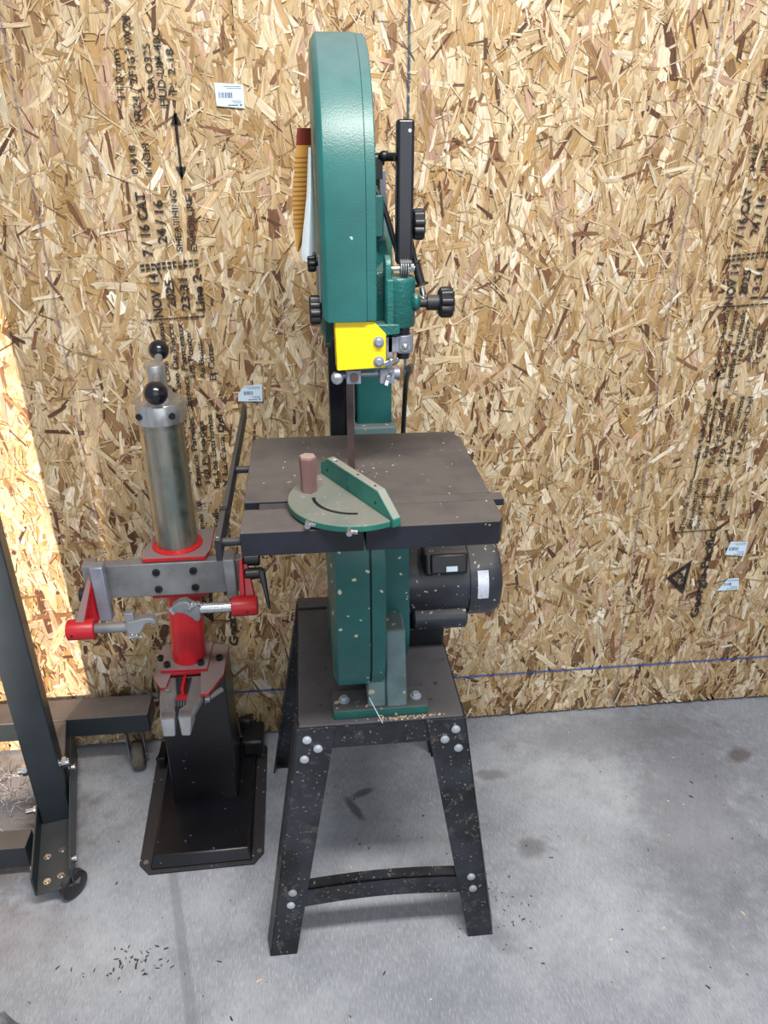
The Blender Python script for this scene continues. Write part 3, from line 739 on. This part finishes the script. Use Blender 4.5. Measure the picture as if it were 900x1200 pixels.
for i in range(k+1):
    a = a0+(a1-a0)*i/k
    for x in (.318,.340): vs.append((x, MY+R_*math.cos(a), MZ+R_*math.sin(a)))
npm.add(vs, [(2*i,2*i+1,2*i+3,2*i+2) for i in range(k)])
link('name_plate', npm, 'shiny_label', mo)
link('motor_bracket', MB().box((.168,MY-.035,ST),(.262,MY+.07,ST+.045)).box((.175,MY+.01,ST+.04),(.255,MY+.06,MZ-.06)), 'black', mo, bevel=.003)
link('power_cord', MB().tube([(.252,MY-.02,MZ-.075),(.252,MY+.02,.630),(.246,MY+.06,.612),(.236,MY+.11,.604),(.22,MY+.165,.604)], .0042, 10, 6), 'black', mo)
link('head_cable', MB().tube([(.150,1.10,1.262),(.168,1.20,1.235),(.182,1.36,1.16),(.186,1.42,1.06),(.184,1.42,.98),(.175,1.38,.90),(.18,1.36,.83)], .0048, 12, 8), 'black', saw)
# curled leaflets on the door
def curl(name, L, R_, mat, bulge):
    m = MB(); n = len(L); U = 8; vs = []
    for layer in (0,1):
        for i in range(n):
            a = Vector(L[i]); b = Vector(R_[i])
            for j in range(U+1):
                u = j/U; p = a.lerp(b, u); p.y -= bulge*math.sin(PI*u); p.y += layer*.0007
                vs.append(p)
    fs = []; N = n*(U+1)
    for i in range(n-1):
        for j in range(U):
            q = i*(U+1)+j
            fs.append((q,q+1,q+U+2,q+U+1)); fs.append((N+q+U+1,N+q+U+2,N+q+1,N+q))
    m.add(vs, fs); return m
def lerp_list(P, n):
    out = []
    for i in range(n):
        t = i/(n-1)*(len(P)-1); k = min(int(t), len(P)-2); f = t-k; f = f*f*(3-2*f)*.35+f*.65
        out.append(Vector(P[k]).lerp(Vector(P[k+1]), f))
    return out
zf = 0
L = lerp_list([(.0055,1.20,1.583),(.0005,1.20,1.545),(-.006,1.20,1.495),(-.0055,1.20,1.455),(-.0035,1.20,1.424)], 24)
R2 = lerp_list([(.024,1.215,1.583),(.0235,1.215,1.545),(.022,1.215,1.495),(.014,1.215,1.455),(.000,1.205,1.424)], 24)
# local origin for the tick texture is the saw base, so heights read directly
for P_ in (L, R2):
    for p in P_: p.y -= .05; p.x -= .004
lf = lab(link('curled_leaflet', curl('a', L, R2, 'amber', .004), 'amber', saw), 'curled amber leaflet with dark tick marks')
L = lerp_list([(.0150,1.13,1.560),(.0100,1.13,1.50),(.003,1.13,1.455),(-.001,1.13,1.425),(-.0005,1.13,1.415)], 24)
R2 = lerp_list([(.0205,1.135,1.560),(.0210,1.135,1.50),(.0210,1.135,1.455),(.0205,1.135,1.425),(.0200,1.135,1.413)], 24)
lab(link('leaflet_sheet', curl('b', L, R2, 'white', .012), 'white_plastic', lf), 'white curled sheet')

# ------------------------------------------------------------------ MITER GAUGE
GO = (.058,.985,TZ)
mg = thing('miter_gauge', GO, 'green miter gauge with hexagonal mauve grip lying on the dusty saw table', 'miter gauge')
A = Vector((.013,1.068)); B = Vector((.1045,.893)); d = (B-A).normalized(); nl = Vector((d.y,-d.x))  # nl: towards the left side
if nl.x > 0: nl = -nl
C0 = (A+B)/2
RAD = .094
disc = []
for i in range(33):
    th = -PI/2+PI*i/32
    p = C0+nl*(RAD*math.cos(th))*1.02+d*(RAD*math.sin(th)); disc.append((p.x, p.y, TZ+.003))
dk = link('gauge_disc', MB().prism(disc, (0,0,.010)), 'gauge', mg, bevel=.0015)
sl = []; 
for s_, r_ in ((1,.061),(-1,.056)):
    rr = range(0,21) if s_ > 0 else range(20,-1,-1)
    for i in rr:
        th = -.55+1.55*i/20+.1
        p = C0+nl*(r_*math.cos(th))+d*(r_*math.sin(th)); sl.append((p.x,p.y,TZ+.0131))
link('arc_slot', MB().prism(sl, (0,0,.0004)), 'black', dk)
def P3(s_, off, z): p = C0+d*s_+nl*off; return (p.x, p.y, z)
hl = (B-A).length/2
fv = [P3(-hl,0,TZ+.003),P3(hl,0,TZ+.003),P3(hl,0,TZ+.016),P3(hl-.038,0,TZ+.044),P3(-hl+.022,0,TZ+.044),P3(-hl,0,TZ+.030)]
off = -nl*.013
fo = link('gauge_face', MB().prism(fv, (off.x, off.y, 0)), 'gauge_fence', mg, bevel=.0015)
for s_ in (-.078,.055): 
    link('screw_hole', MB().cyl(P3(s_,.0004,TZ+.024), P3(s_,-.001,TZ+.024), .0022), 'black', fo)
for s_ in (-.06,.0,.045): 
    link('screw_hole', MB().cyl(P3(s_,-.0065,TZ+.0442), P3(s_,-.0065,TZ+.0436), .0020), 'black', fo)
link('shadow_pad', MB().prism([P3(-.045,.0003,TZ+.013),P3(-.020,.0003,TZ+.013),P3(-.020,.0003,TZ+.0435),P3(-.045,.0003,TZ+.0435)], (-off.x*.06,-off.y*.06,0)), 'green', fo)
hx = Vector((-.0055,1.003))
gr = link('hex_grip', MB().lathe((hx.x,hx.y,TZ+.0133),(0,0,1),[(0,.0118),(.052,.0130),(.0545,.0115)],6), 'hexgrip', mg, smooth=False)
for th, r_ in ((.30,.095),(.95,.094)):
    p = C0+nl*(r_*math.cos(th))+d*(r_*math.sin(th))
    link('stop_screw', MB().cyl((p.x,p.y+.006,TZ+.0075),(p.x-.001,p.y-.012,TZ+.0075),.0042,seg=8).lathe((p.x,p.y-.004,TZ+.0075),(.9,-.4,0),[(0,.0036),(.012,.0032)],12), 'chrome', mg)
link('guide_bar', MB().box((-.078,.9765,TZ-.0108),(-.030,.9965,TZ-.0012)), 'dusty_black', mg, bevel=.001)

link('slide_bar', MB().box((-.030,.9746,TZ-.0108),(.277,.9984,TZ-.0006)), 'table', mg)

# ------------------------------------------------------------------ SPRING COMPRESSOR
CX, CYc = -.294, 1.455
sc = thing('spring_compressor', (CX,1.48,0), 'tall steel cylinder press with red arms on a black pedestal and base plate', 'spring compressor')
# base: flat skirt with raised pan
base = [(-.456,1.300),(-.430,1.272),(-.182,1.276),(-.160,1.305),(-.163,1.66),(-.185,1.69),(-.440,1.69),(-.470,1.66)]
bs = link('base_plate', MB().prism([(x,y,0) for x,y in base], (0,0,.006)), 'dusty_black', sc, bevel=.001)
pan = MB().hexa([(-.428,1.280,.006),(-.186,1.284,.006),(-.190,1.685,.006),(-.436,1.685,.006),(-.420,1.296,.034),(-.194,1.300,.034),(-.198,1.680,.034),(-.428,1.680,.034)])
link('base_pan', pan, 'pedestal', bs, bevel=.004)
for p in ((-.441,1.305),(-.171,1.31),(-.174,1.63),(-.452,1.64)): link('bolt_hole', MB().cyl((p[0],p[1],.006),(p[0],p[1],.0066),.006), 'bar', bs)
link('foot_pedal', MB().box((-.226,1.60,.034),(-.168,1.685,.085)).box((-.235,1.66,.06),(-.20,1.685,.11)), 'black', bs, bevel=.008, seg=3)
link('rear_pedal', MB().box((-.456,1.60,.02),(-.436,1.67,.05)).cyl((-.465,1.62,.03),(-.435,1.62,.03),.006), 'black', bs, bevel=.003)
# pedestal box
pb = MB().hexa([(-.393,1.462,.030),(-.230,1.462,.030),(-.230,1.61,.030),(-.393,1.61,.030),(-.370,1.392,.483),(-.217,1.392,.483),(-.217,1.502,.483),(-.370,1.502,.483)])
pdl = link('pedestal', pb, 'pedestal', sc, bevel=.003); lab(pdl, 'black sheet steel pedestal box')
# top plates
pl2 = [(-.392,1.405),(-.372,1.37),(-.352,1.37),(-.352,1.42),(-.250,1.42),(-.250,1.36),(-.240,1.36),(-.204,1.43),(-.204,1.59),(-.376,1.59),(-.396,1.50)]
pl2 = [(-.372,1.388),(-.352,1.352),(-.340,1.352),(-.336,1.40),(-.270,1.40),(-.262,1.322),(-.246,1.322),(-.218,1.386),(-.215,1.498),(-.370,1.508)]
link('lower_flange', MB().prism([(x,y,.484) for x,y in pl2], (0,0,.008)), 'red_dusty', sc, bevel=.001)
f1 = link('tube_flange', MB().prism([(-.357,1.400,.493),(-.255,1.398,.493),(-.251,1.496,.493),(-.360,1.500,.493)], (0,0,.008)), 'red_dusty', sc, bevel=.001)
def capscrew(x, y, z): link('bolt', MB().lathe((x,y,z),(0,0,1),[(0,.0075),(.009,.0075),(.009,.004),(.006,.004)],20), 'black', f1)
for p in ((-.345,1.415,.501),(-.270,1.415,.501),(-.232,1.440,.492),(-.366,1.452,.492)): capscrew(*p)
link('centre_rib', MB().box((-.309,1.352,.458),(-.303,1.40,.484)).box((-.322,1.348,.456),(-.286,1.356,.466)), 'red', f1)
thd = MB()
for i in range(7): thd.cyl((-.325+i*.0058,1.350,.440),(-.322+i*.0058,1.352,.456),.0014,seg=8)
link('ratchet_teeth', thd, 'bar', f1)
j1 = MB().prism([(-.358,1.410,.466),(-.328,1.410,.466),(-.316,1.335,.466),(-.318,1.318,.466),(-.310,1.265,.466),(-.340,1.265,.466),(-.352,1.335,.466)], (0,0,.017))
j1.hexa([(-.335,1.244,.449),(-.309,1.242,.449),(-.311,1.285,.456),(-.339,1.285,.456),(-.339,1.262,.483),(-.310,1.260,.483),(-.311,1.285,.483),(-.341,1.285,.483)])
jo = link('lower_jaw', j1, 'jaw', sc, bevel=.003); link('jaw_bolt', MB().bolt((-.337,1.352,.483),(0,0,1),.008,.004,hexa=True,washer=False), 'bar', jo)
link('jaw_dimple', MB().lathe((-.330,1.30,.483),(0,0,1),[(0,.005),(.0015,.004)],16), 'bar', jo)
j2 = MB().prism([(-.290,1.410,.466),(-.257,1.410,.466),(-.258,1.33,.466),(-.275,1.268,.466),(-.303,1.268,.466),(-.304,1.290,.466),(-.290,1.305,.466),(-.292,1.325,.466)], (0,0,.017))
j2.hexa([(-.297,1.243,.449),(-.278,1.241,.449),(-.272,1.285,.456),(-.300,1.287,.456),(-.304,1.264,.483),(-.276,1.262,.483),(-.272,1.285,.483),(-.302,1.287,.483)])
jo = link('lower_jaw', j2, 'jaw', sc, bevel=.003)
link('jaw_bolt', MB().lathe((-.255,1.333,.470),(1,0,0),[(0,.009),(.010,.009)],6).cyl((-.247,1.335,.470),(-.222,1.36,.470),.006), 'bar', jo)
# tubes
link('red_tube', MB().cyl((CX-.006,1.448,.500),(CX+.001,1.455,.692),.0372,seg=40), 'red', sc)
link('lower_square_plate', MB().box((-.350,1.405,.688),(-.232,1.52,.697)), 'red_dusty', sc, bevel=.001)
cb = link('cross_bar', MB().box((-.470,1.398,.699),(-.160,1.424,.777)), 'bar', sc, bevel=.0015); lab(cb, 'grey steel cross bar with four black bolts')
link('core_block', MB().box((-.345,1.424,.697),(-.240,1.51,.779)), 'bar', sc, bevel=.002)
for x in (-.333,-.257):
    for z in (.757,.716): link('bolt', MB().lathe((x,1.398,z),(0,-1,0),[(0,.0082),(.004,.0078),(.004,.0042),(.001,.0042)],24), 'black', cb)
link('upper_flange', MB().prism([(-.358,1.402,.779),(-.230,1.402,.779),(-.222,1.43,.779),(-.222,1.525,.779),(-.345,1.525,.779),(-.366,1.43,.779)][0:6], (0,0,.009)), 'red_dusty', sc, bevel=.001)
link('weld_ring', MB().lathe((CX,1.462,.788),(0,0,1),[(0,.053),(.003,.052),(.006,.045)],40), 'red', sc)
cyl = link('cylinder', MB().cyl((CX,1.462,.788),(CX,1.462,1.076),.0430,seg=56), 'steel_tube', sc); lab(cyl, 'scuffed steel cylinder')
cap = link('cylinder_cap', MB().lathe((CX+.001,1.462,1.070),(0,0,1),[(0,.0505),(.001,.052),(.037,.052),(.040,.050),(.043,.034),(.050,.032),(.060,.026)],56), 'steel_cap', sc)
for x in (-1,1): link('cap_screw', MB().cyl((CX+x*.030,1.462-.0405,1.090),(CX+x*.0315,1.462-.0445,1.090),.0065), 'black', cap)
hd = MB().lathe((-.290,1.466,1.125),(0,-.12,1),[(0,.0185),(.055,.0185),(.058,.017)],32)
hn = link('handle_hub', hd, 'steel_cap', sc); link('hub_pin', MB().cyl((-.288,1.449,1.165),(-.288,1.443,1.165),.007), 'bar', hn)
rod = MB().cyl((-.283,1.40,1.150),(-.292,1.525,1.184),.0078); link('handle_rod', rod, 'bar', hn)
link('handle_ball', MB().ball((-.281,1.388,1.146),.0225), 'black_metal', sc); link('handle_ball', MB().ball((-.292,1.530,1.190),.0200), 'black_metal', sc)
M['black_metal'].node_tree.nodes['Principled BSDF'].inputs['Roughness'].default_value = .22
# left clamp
lc = link('clamp_slider', MB().hexa([(-.452,1.352,.672),(-.425,1.352,.672),(-.425,1.376,.672),(-.452,1.376,.672),(-.459,1.372,.790),(-.432,1.372,.790),(-.432,1.398,.790),(-.459,1.398,.790)]), 'zinc', sc, bevel=.003)
link('slider_slot', MB().hexa([(-.4263,1.362,.690),(-.4248,1.362,.690),(-.4248,1.370,.690),(-.4263,1.370,.690),(-.4322,1.379,.776),(-.4300,1.379,.776),(-.4300,1.388,.776),(-.4322,1.388,.776)]), 'chrome', lc)
ra = link('red_arm', MB().hexa([(-.470,1.300,.680),(-.462,1.300,.680),(-.458,1.380,.690),(-.466,1.380,.690),(-.480,1.295,.712),(-.462,1.295,.712),(-.458,1.395,.770),(-.466,1.395,.770)])
     .prism([(-.452,1.372,.675),(-.458,1.372,.752),(-.470,1.310,.700),(-.445,1.305,.684)], (-.004,.006,0)), 'red_dusty', sc, bevel=.0015)
link('arm_boss', MB().lathe((-.498,1.302,.691),(1,0,0),[(0,.0195),(.002,.021),(.050,.021),(.053,.019)],32), 'red', ra)
link('arm_rod', MB().cyl((-.447,1.302,.691),(-.383,1.302,.691),.0105), 'bar', ra)
link('boss_hole', MB().cyl((-.486,1.2815,.690),(-.486,1.2805,.690),.0028), 'black', ra)
link('slide_knob', MB().lathe((-.468,1.41,.705),(-1,0,0),[(0,.012),(.010,.016),(.030,.015)],20), 'black', sc)
link('slide_bracket', MB().box((-.484,1.405,.715),(-.459,1.44,.776)), 'bar', sc, bevel=.002)
k_ = .000283*1.0
def hook(poly, ox, oz, y, x_anchor, z_anchor, parent, mirror=False):
    pts = [(x_anchor+(px-ox)*k_, y, z_anchor-(pz-oz)*k_) for px, pz in poly]
    return link('hook_jaw', MB().prism(pts, (0,.020,0)), 'jaw', parent, bevel=.003)
h1 = hook([(490,575),(512,540),(570,532),(640,515),(690,520),(716,552),(700,585),(672,562),(640,566),(620,600),(590,650),(540,655),(500,640)], 490, 600, 1.292, -.386, .691, sc)
link('hook_block', MB().box((-.384,1.296,.703),(-.366,1.312,.726)), 'jaw', h1, bevel=.002)
wingnut((-.374,1.305,.668), .15, h1); wingnut((-.366,1.300,.672), -.5, h1)
# right clamp
rc = link('clamp_slider', MB().hexa([(-.190,1.375,.695),(-.168,1.375,.695),(-.168,1.398,.695),(-.190,1.398,.695),(-.193,1.380,.788),(-.169,1.380,.788),(-.169,1.425,.788),(-.193,1.425,.788)]), 'jaw', sc, bevel=.003)
ra = link('red_arm', MB().hexa([(-.163,1.345,.690),(-.150,1.345,.690),(-.146,1.39,.690),(-.158,1.39,.690),(-.160,1.385,.786),(-.153,1.385,.786),(-.150,1.42,.786),(-.156,1.42,.786)])
     .hexa([(-.150,1.345,.700),(-.128,1.345,.700),(-.128,1.36,.700),(-.150,1.36,.700),(-.152,1.40,.785),(-.148,1.40,.785),(-.148,1.42,.785),(-.152,1.42,.785)]), 'red_dusty', sc, bevel=.0015)
link('arm_boss', MB().lathe((-.178,1.340,.700),(1,0,0),[(0,.0195),(.002,.021),(.050,.021),(.053,.019)],32), 'red', ra)
link('arm_rod', MB().cyl((-.242,1.340,.700),(-.176,1.340,.700),.0110), 'chrome', ra)
link('boss_hole', MB().cyl((-.145,1.3195,.698),(-.145,1.3185,.698),.0028), 'black', ra)
h2 = hook([(78,505),(98,452),(150,415),(200,410),(250,450),(295,450),(292,560),(275,592),(245,585),(228,560),(180,520),(130,508),(100,525)], 295, 490, 1.330, -.241, .702, sc)
wingnut((-.257,1.335,.716), .9, h2); wingnut((-.249,1.335,.716), .3, h2); wingnut((-.300,1.335,.706), -1.1, h2)
lv = MB().cyl((-.152,1.405,.775),(-.118,1.405,.775),.016).cyl((-.150,1.385,.750),(-.112,1.385,.750),.0125)
lv.hexa([(-.122,1.375,.760),(-.108,1.375,.760),(-.108,1.39,.760),(-.122,1.39,.760),(-.104,1.335,.690),(-.098,1.335,.690),(-.098,1.341,.690),(-.104,1.341,.690)])
link('clamp_lever', lv, 'black', sc, bevel=.003)

# ------------------------------------------------------------------ WHEELED STAND (left edge)
es = thing('wheeled_stand', (-.66,1.40,0), 'charcoal steel wheeled stand with square post at the left edge', 'stand')
ANG = math.radians(13.2)
def rotp(x, y, cx=-.6185, cy=1.2125):
    # local frame: y runs back along the foot channel
    c_, s_ = math.cos(ANG), math.sin(ANG); return (cx+x*c_-y*s_, cy+x*s_+y*c_)
def rbox(mb, x0, y0, z0, x1, y1, z1, zb1=None):
    P = [rotp(x0,y0), rotp(x1,y0), rotp(x1,y1), rotp(x0,y1)]
    return mb.hexa([(p[0],p[1],z0) for p in P]+[(P[0][0],P[0][1],z1),(P[1][0],P[1][1],z1),(P[2][0],P[2][1],zb1 or z1),(P[3][0],P[3][1],zb1 or z1)])
fc = MB(); rbox(fc, -.042,0,.050, .042,.43,.054); rbox(fc, -.042,0,.052, -.038,.26,.108); rbox(fc, .038,0,.052, .042,.40,.108,.150)
foot = link('foot_channel', fc, 'foot_frame', es, bevel=.0008)
fb = MB(); rbox(fb, -.042,.262,.050,.040,.455,.200); link('rear_foot_tube', fb, 'grey_frame', es, bevel=.003)
for x, y in ((-.018,.028),(.012,.034),(-.020,.098),(.012,.108)):
    p = rotp(x,y); link('bolt', MB().lathe((p[0],p[1],.054),(0,0,1),[(0,.0085),(.0015,.0085),(.0015,.005),(.004,.0045)],16), 'chrome', foot)
for y, z in ((.05,.08),(.30,.125)):
    p = rotp(.042,y); q = rotp(.050,y); link('bolt', MB().cyl((p[0],p[1],z),(q[0],q[1],z),.009), 'chrome', foot)
for y, z in ((.215,.095),(.05,.078)):
    p = rotp(-.042,y); q = rotp(-.066 if y > .1 else -.046,y); link('bolt', MB().cyl((p[0],p[1],z),(q[0],q[1],z),.0065).cyl((p[0],p[1],z),(p[0]-.006,p[1]-.002,z),.010), 'chrome', foot)
pc = MB(); cx, cy = rotp(-.002,.236)
def sq(cx, cy, h, z):
    out = []
    for a, b in ((-h,-h),(h,-h),(h,h),(-h,h)):
        c_, s_ = math.cos(ANG), math.sin(ANG); out.append((cx+a*c_-b*s_, cy+a*s_+b*c_, z))
    return out
pc.hexa(sq(cx,cy,.0345,.055)+sq(cx-.002,cy,.0345,1.95))
post = link('square_post', pc, 'grey_frame', es, bevel=.003); lab(post, 'tall charcoal square steel post')
p = (cx,cy)
link('bolt', MB().cyl((cx-.060,cy-.012,.205),(cx-.034,cy-.006,.205),.009).lathe((cx-.05,cy-.011,.205),(1,.2,0),[(0,.013),(.010,.013)],6), 'chrome', post)
link('bolt', MB().cyl((cx+.034,cy+.006,.205),(cx+.052,cy+.010,.205),.009).lathe((cx+.036,cy+.007,.205),(1,.2,0),[(0,.013),(.010,.013)],6), 'chrome', post)
link('back_beam', MB().box((-1.45,1.605,.143),(-.462,1.688,.203)), 'grey_frame', es, bevel=.002)
link('beam_end', MB().box((-.462,1.612,.150),(-.4612,1.68,.196)), 'black', es)
link('front_beam', MB().box((-1.45,1.296,.036),(-.700,1.350,.100)), 'grey_frame', es, bevel=.002)
def caster(x, y, r, w, top, ang, wm, parent_name='caster_wheel'):
    ax = Vector((math.cos(ang), math.sin(ang), 0)); c = Vector((x,y,r))
    wl = link(parent_name, MB().lathe(c-ax*w/2, ax, [(0,r*.55),(.001,r*.9),(w*.18,r),(w*.82,r),(w-.001,r*.9),(w,r*.55)], 40), wm, es)
    f = MB()
    fw = Vector((-ax.y, ax.x, 0))
    for s_ in (-1,1):
        a = c+ax*s_*(w/2+.003)
        f.prism([a-fw*.010-Vector((0,0,.008)), a+fw*.010-Vector((0,0,.008)), a+fw*.022+Vector((0,0,top-r-.003)), a-fw*.022+Vector((0,0,top-r-.003))], ax*s_*.003)
    f.lathe((x,y,top-.005),(0,0,1),[(0,w/2+.008),(.005,w/2+.008)],24)
    f.cyl(c-ax*(w/2+.010), c+ax*(w/2+.010), .005)
    link('caster_fork', f, 'bar', wl)
caster(-.512,1.632,.040,.034,.143,.12,'worn_wheel')
cxx, cyy = rotp(.028,.03); 
# front caster disc seen beside the foot
wl2 = link('caster_wheel', MB().lathe((-.598,1.246,.034),(.80,-.55,0),[(0,.015),(.001,.030),(.004,.034),(.018,.034),(.021,.030),(.022,.012)],40), 'caster_wheel', es)
link('caster_plate', MB().box((-.606,1.232,.044),(-.572,1.262,.050)), 'bar', es)

# ------------------------------------------------------------------ small things
tg = MB()
for i in range(46):
    x = random.uniform(-.93,-.795); y = random.uniform(1.42,1.62); a = random.uniform(0,PI); z0 = .003
    pts = []
    for k in range(7):
        pts.append((x+.012*k*math.cos(a)+.006*math.sin(k*1.7+i), y+.012*k*math.sin(a)+.006*math.cos(k*1.9+i), z0+abs(math.sin(k*1.3+i))*.018))
    tg.tube(pts, .0006, 5, 3)
tag(link('metal_swarf', tg, 'bolt', origin=(-.86,1.52,0)), 'tangled silvery metal shavings on the floor behind the charcoal post', 'metal shavings', kind='stuff')
fm = MB(); R = []
for k in range(7):
    t = k/6; rr = .048*math.sin(PI*(.5+t*.5))+.002
    R.append([Vector((-.668+rr*math.cos(a)*(1+.25*math.sin(3*a+k)), .935+rr*.7*math.sin(a)*(1+.2*math.cos(4*a+k)), .045*math.sin(PI/2*t)+.004*math.sin(5*a+k)*(k > 0))) for a in [2*PI*i/22 for i in range(22)]])
fm.rings(R)
tag(link('plastic_wrap', fm, 'plastic_film', origin=(-.668,.935,0)), 'crumpled grey plastic at the bottom left corner of the floor', 'plastic')
db = MB(); db2 = MB()
def flake(m, x, y, s_, z=.0005):
    if z < .01 and ((-.49 < x < -.13 and 1.25 < y < 1.71) or (-.76 < x < -.54 and y > 1.18) or x < -.70 or (-.15 < x < -.06 and 1.0 < y < 1.12) or (.28 < x < .36 and 1.0 < y < 1.1) or y > 1.55): return
    a = random.uniform(0,PI); l = s_*random.uniform(1,2.6); w = s_*random.uniform(.4,.9)
    P = [(-l,-w*.6),(l*.7,-w),(l,w*.4),(-l*.6,w)]
    m.prism([(x+p*math.cos(a)-q*math.sin(a), y+p*math.sin(a)+q*math.cos(a), z) for p, q in P], (0,0,.0012))
for i in range(150):
    x = random.uniform(-.75,1.3); y = random.uniform(.88,1.68)
    flake(db2 if random.random() < .7 else db, x, y, random.uniform(.0008,.003))
for i in range(50): flake(db2, random.gauss(.38,.04), random.gauss(1.10,.05), random.uniform(.0008,.002))
for i in range(45): flake(db2, random.gauss(-.42,.05), random.gauss(1.06,.02), random.uniform(.001,.003))
tag(link('floor_debris', db2, 'chip_dark', origin=(.3,1.2,0), smooth=False), 'scattered dark grit and crumbs on the concrete floor', 'debris', kind='stuff')
tag(link('wood_dust', db, 'chip_tan', origin=(.3,1.2,0), smooth=False), 'scattered pale wood crumbs on the concrete floor', 'wood crumbs', kind='stuff')
cr = MB()
for i in range(45): flake(cr, random.gauss(.055,.03), random.gauss(1.07,.03), random.uniform(.0004,.0011), TZ+.0003)
for i in range(22): flake(cr, random.uniform(-.09,.25), random.uniform(.92,1.24), random.uniform(.0004,.0008), TZ+.0003)
tag(link('sawdust_crumbs', cr, 'chip_tan', origin=(.08,1.08,TZ), smooth=False), 'pale sawdust crumbs lying on the black saw table', 'sawdust', kind='stuff')
cr = MB()
for i in range(60): flake(cr, random.gauss(.15,.035), random.uniform(1.079,1.0875), random.uniform(.0006,.002), ST+.0203 if False else ST+.0004)
tag(link('sawdust_crumbs', cr, 'chip_tan', origin=(.15,1.086,ST), smooth=False), 'pale sawdust crumbs on the front edge of the stand top', 'sawdust', kind='stuff')
wt_ = MB().tube([(.0845,1.082,.655),(.092,1.076,.640),(.108,1.072,.602)], .0009, 8, 3)
link('loose_thread', wt_, 'white_plastic', saw)

# ------------------------------------------------------------------ light
W = bpy.data.worlds.new('World'); S.world = W; W.use_nodes = True
wn = W.node_tree; bg_ = wn.nodes['Background']; bg_.inputs[0].default_value = (.80,.89,1.0,1); bg_.inputs[1].default_value = .50
def area(name, loc, target, sx, sy, power, col):
    l = bpy.data.lights.new(name, 'AREA'); l.shape = 'RECTANGLE'; l.size = sx; l.size_y = sy; l.energy = power; l.color = col
    o = bpy.data.objects.new(name, l); COL.objects.link(o); o.location = loc
    o.rotation_euler = (Vector(target)-Vector(loc)).to_track_quat('-Z','Y').to_euler(); return o
area('ceiling_lamp', (.25,.25,2.75), (.25,1.0,0), 1.3, .22, 68, (1,.94,.87))
area('bay_daylight', (.6,-2.6,2.0), (.2,1.6,.9), 3.0, 2.2, 36, (.93,.97,1.0))
def spot(loc, tgt, ang, blend, power, col, r=.03):
    l = bpy.data.lights.new('sun_reflection', 'SPOT'); l.energy = power; l.spot_size = math.radians(ang); l.spot_blend = blend; l.color = col; l.shadow_soft_size = r
    o = bpy.data.objects.new('sun_reflection', l); COL.objects.link(o); o.location = loc
    o.rotation_euler = (Vector(tgt)-Vector(loc)).to_track_quat('-Z','Y').to_euler(); return o
spot((-1.6,-1.4,1.5), (-2.02,1.72,.84), 53, .10, 1150, (1,.80,.62))

# ------------------------------------------------------------------ camera
cam = bpy.data.cameras.new('Camera'); co = bpy.data.objects.new('Camera', cam); COL.objects.link(co)
cam.sensor_fit = 'VERTICAL'; cam.sensor_height = 36; cam.lens = 36*889/1200
co.location = (0,0,1.58); co.rotation_euler = (math.radians(90-26.7), 0, -math.radians(5.9))
cam.clip_start = .02
S.camera = co
for o in list(bpy.data.objects):
    if 'o' in o: del o['o']
vs = S.view_settings; S.display_settings.display_device = 'sRGB'
vs.view_transform = 'Standard'; vs.look = 'None'; vs.gamma = 1; vs.exposure = 0; vs.use_curve_mapping = False
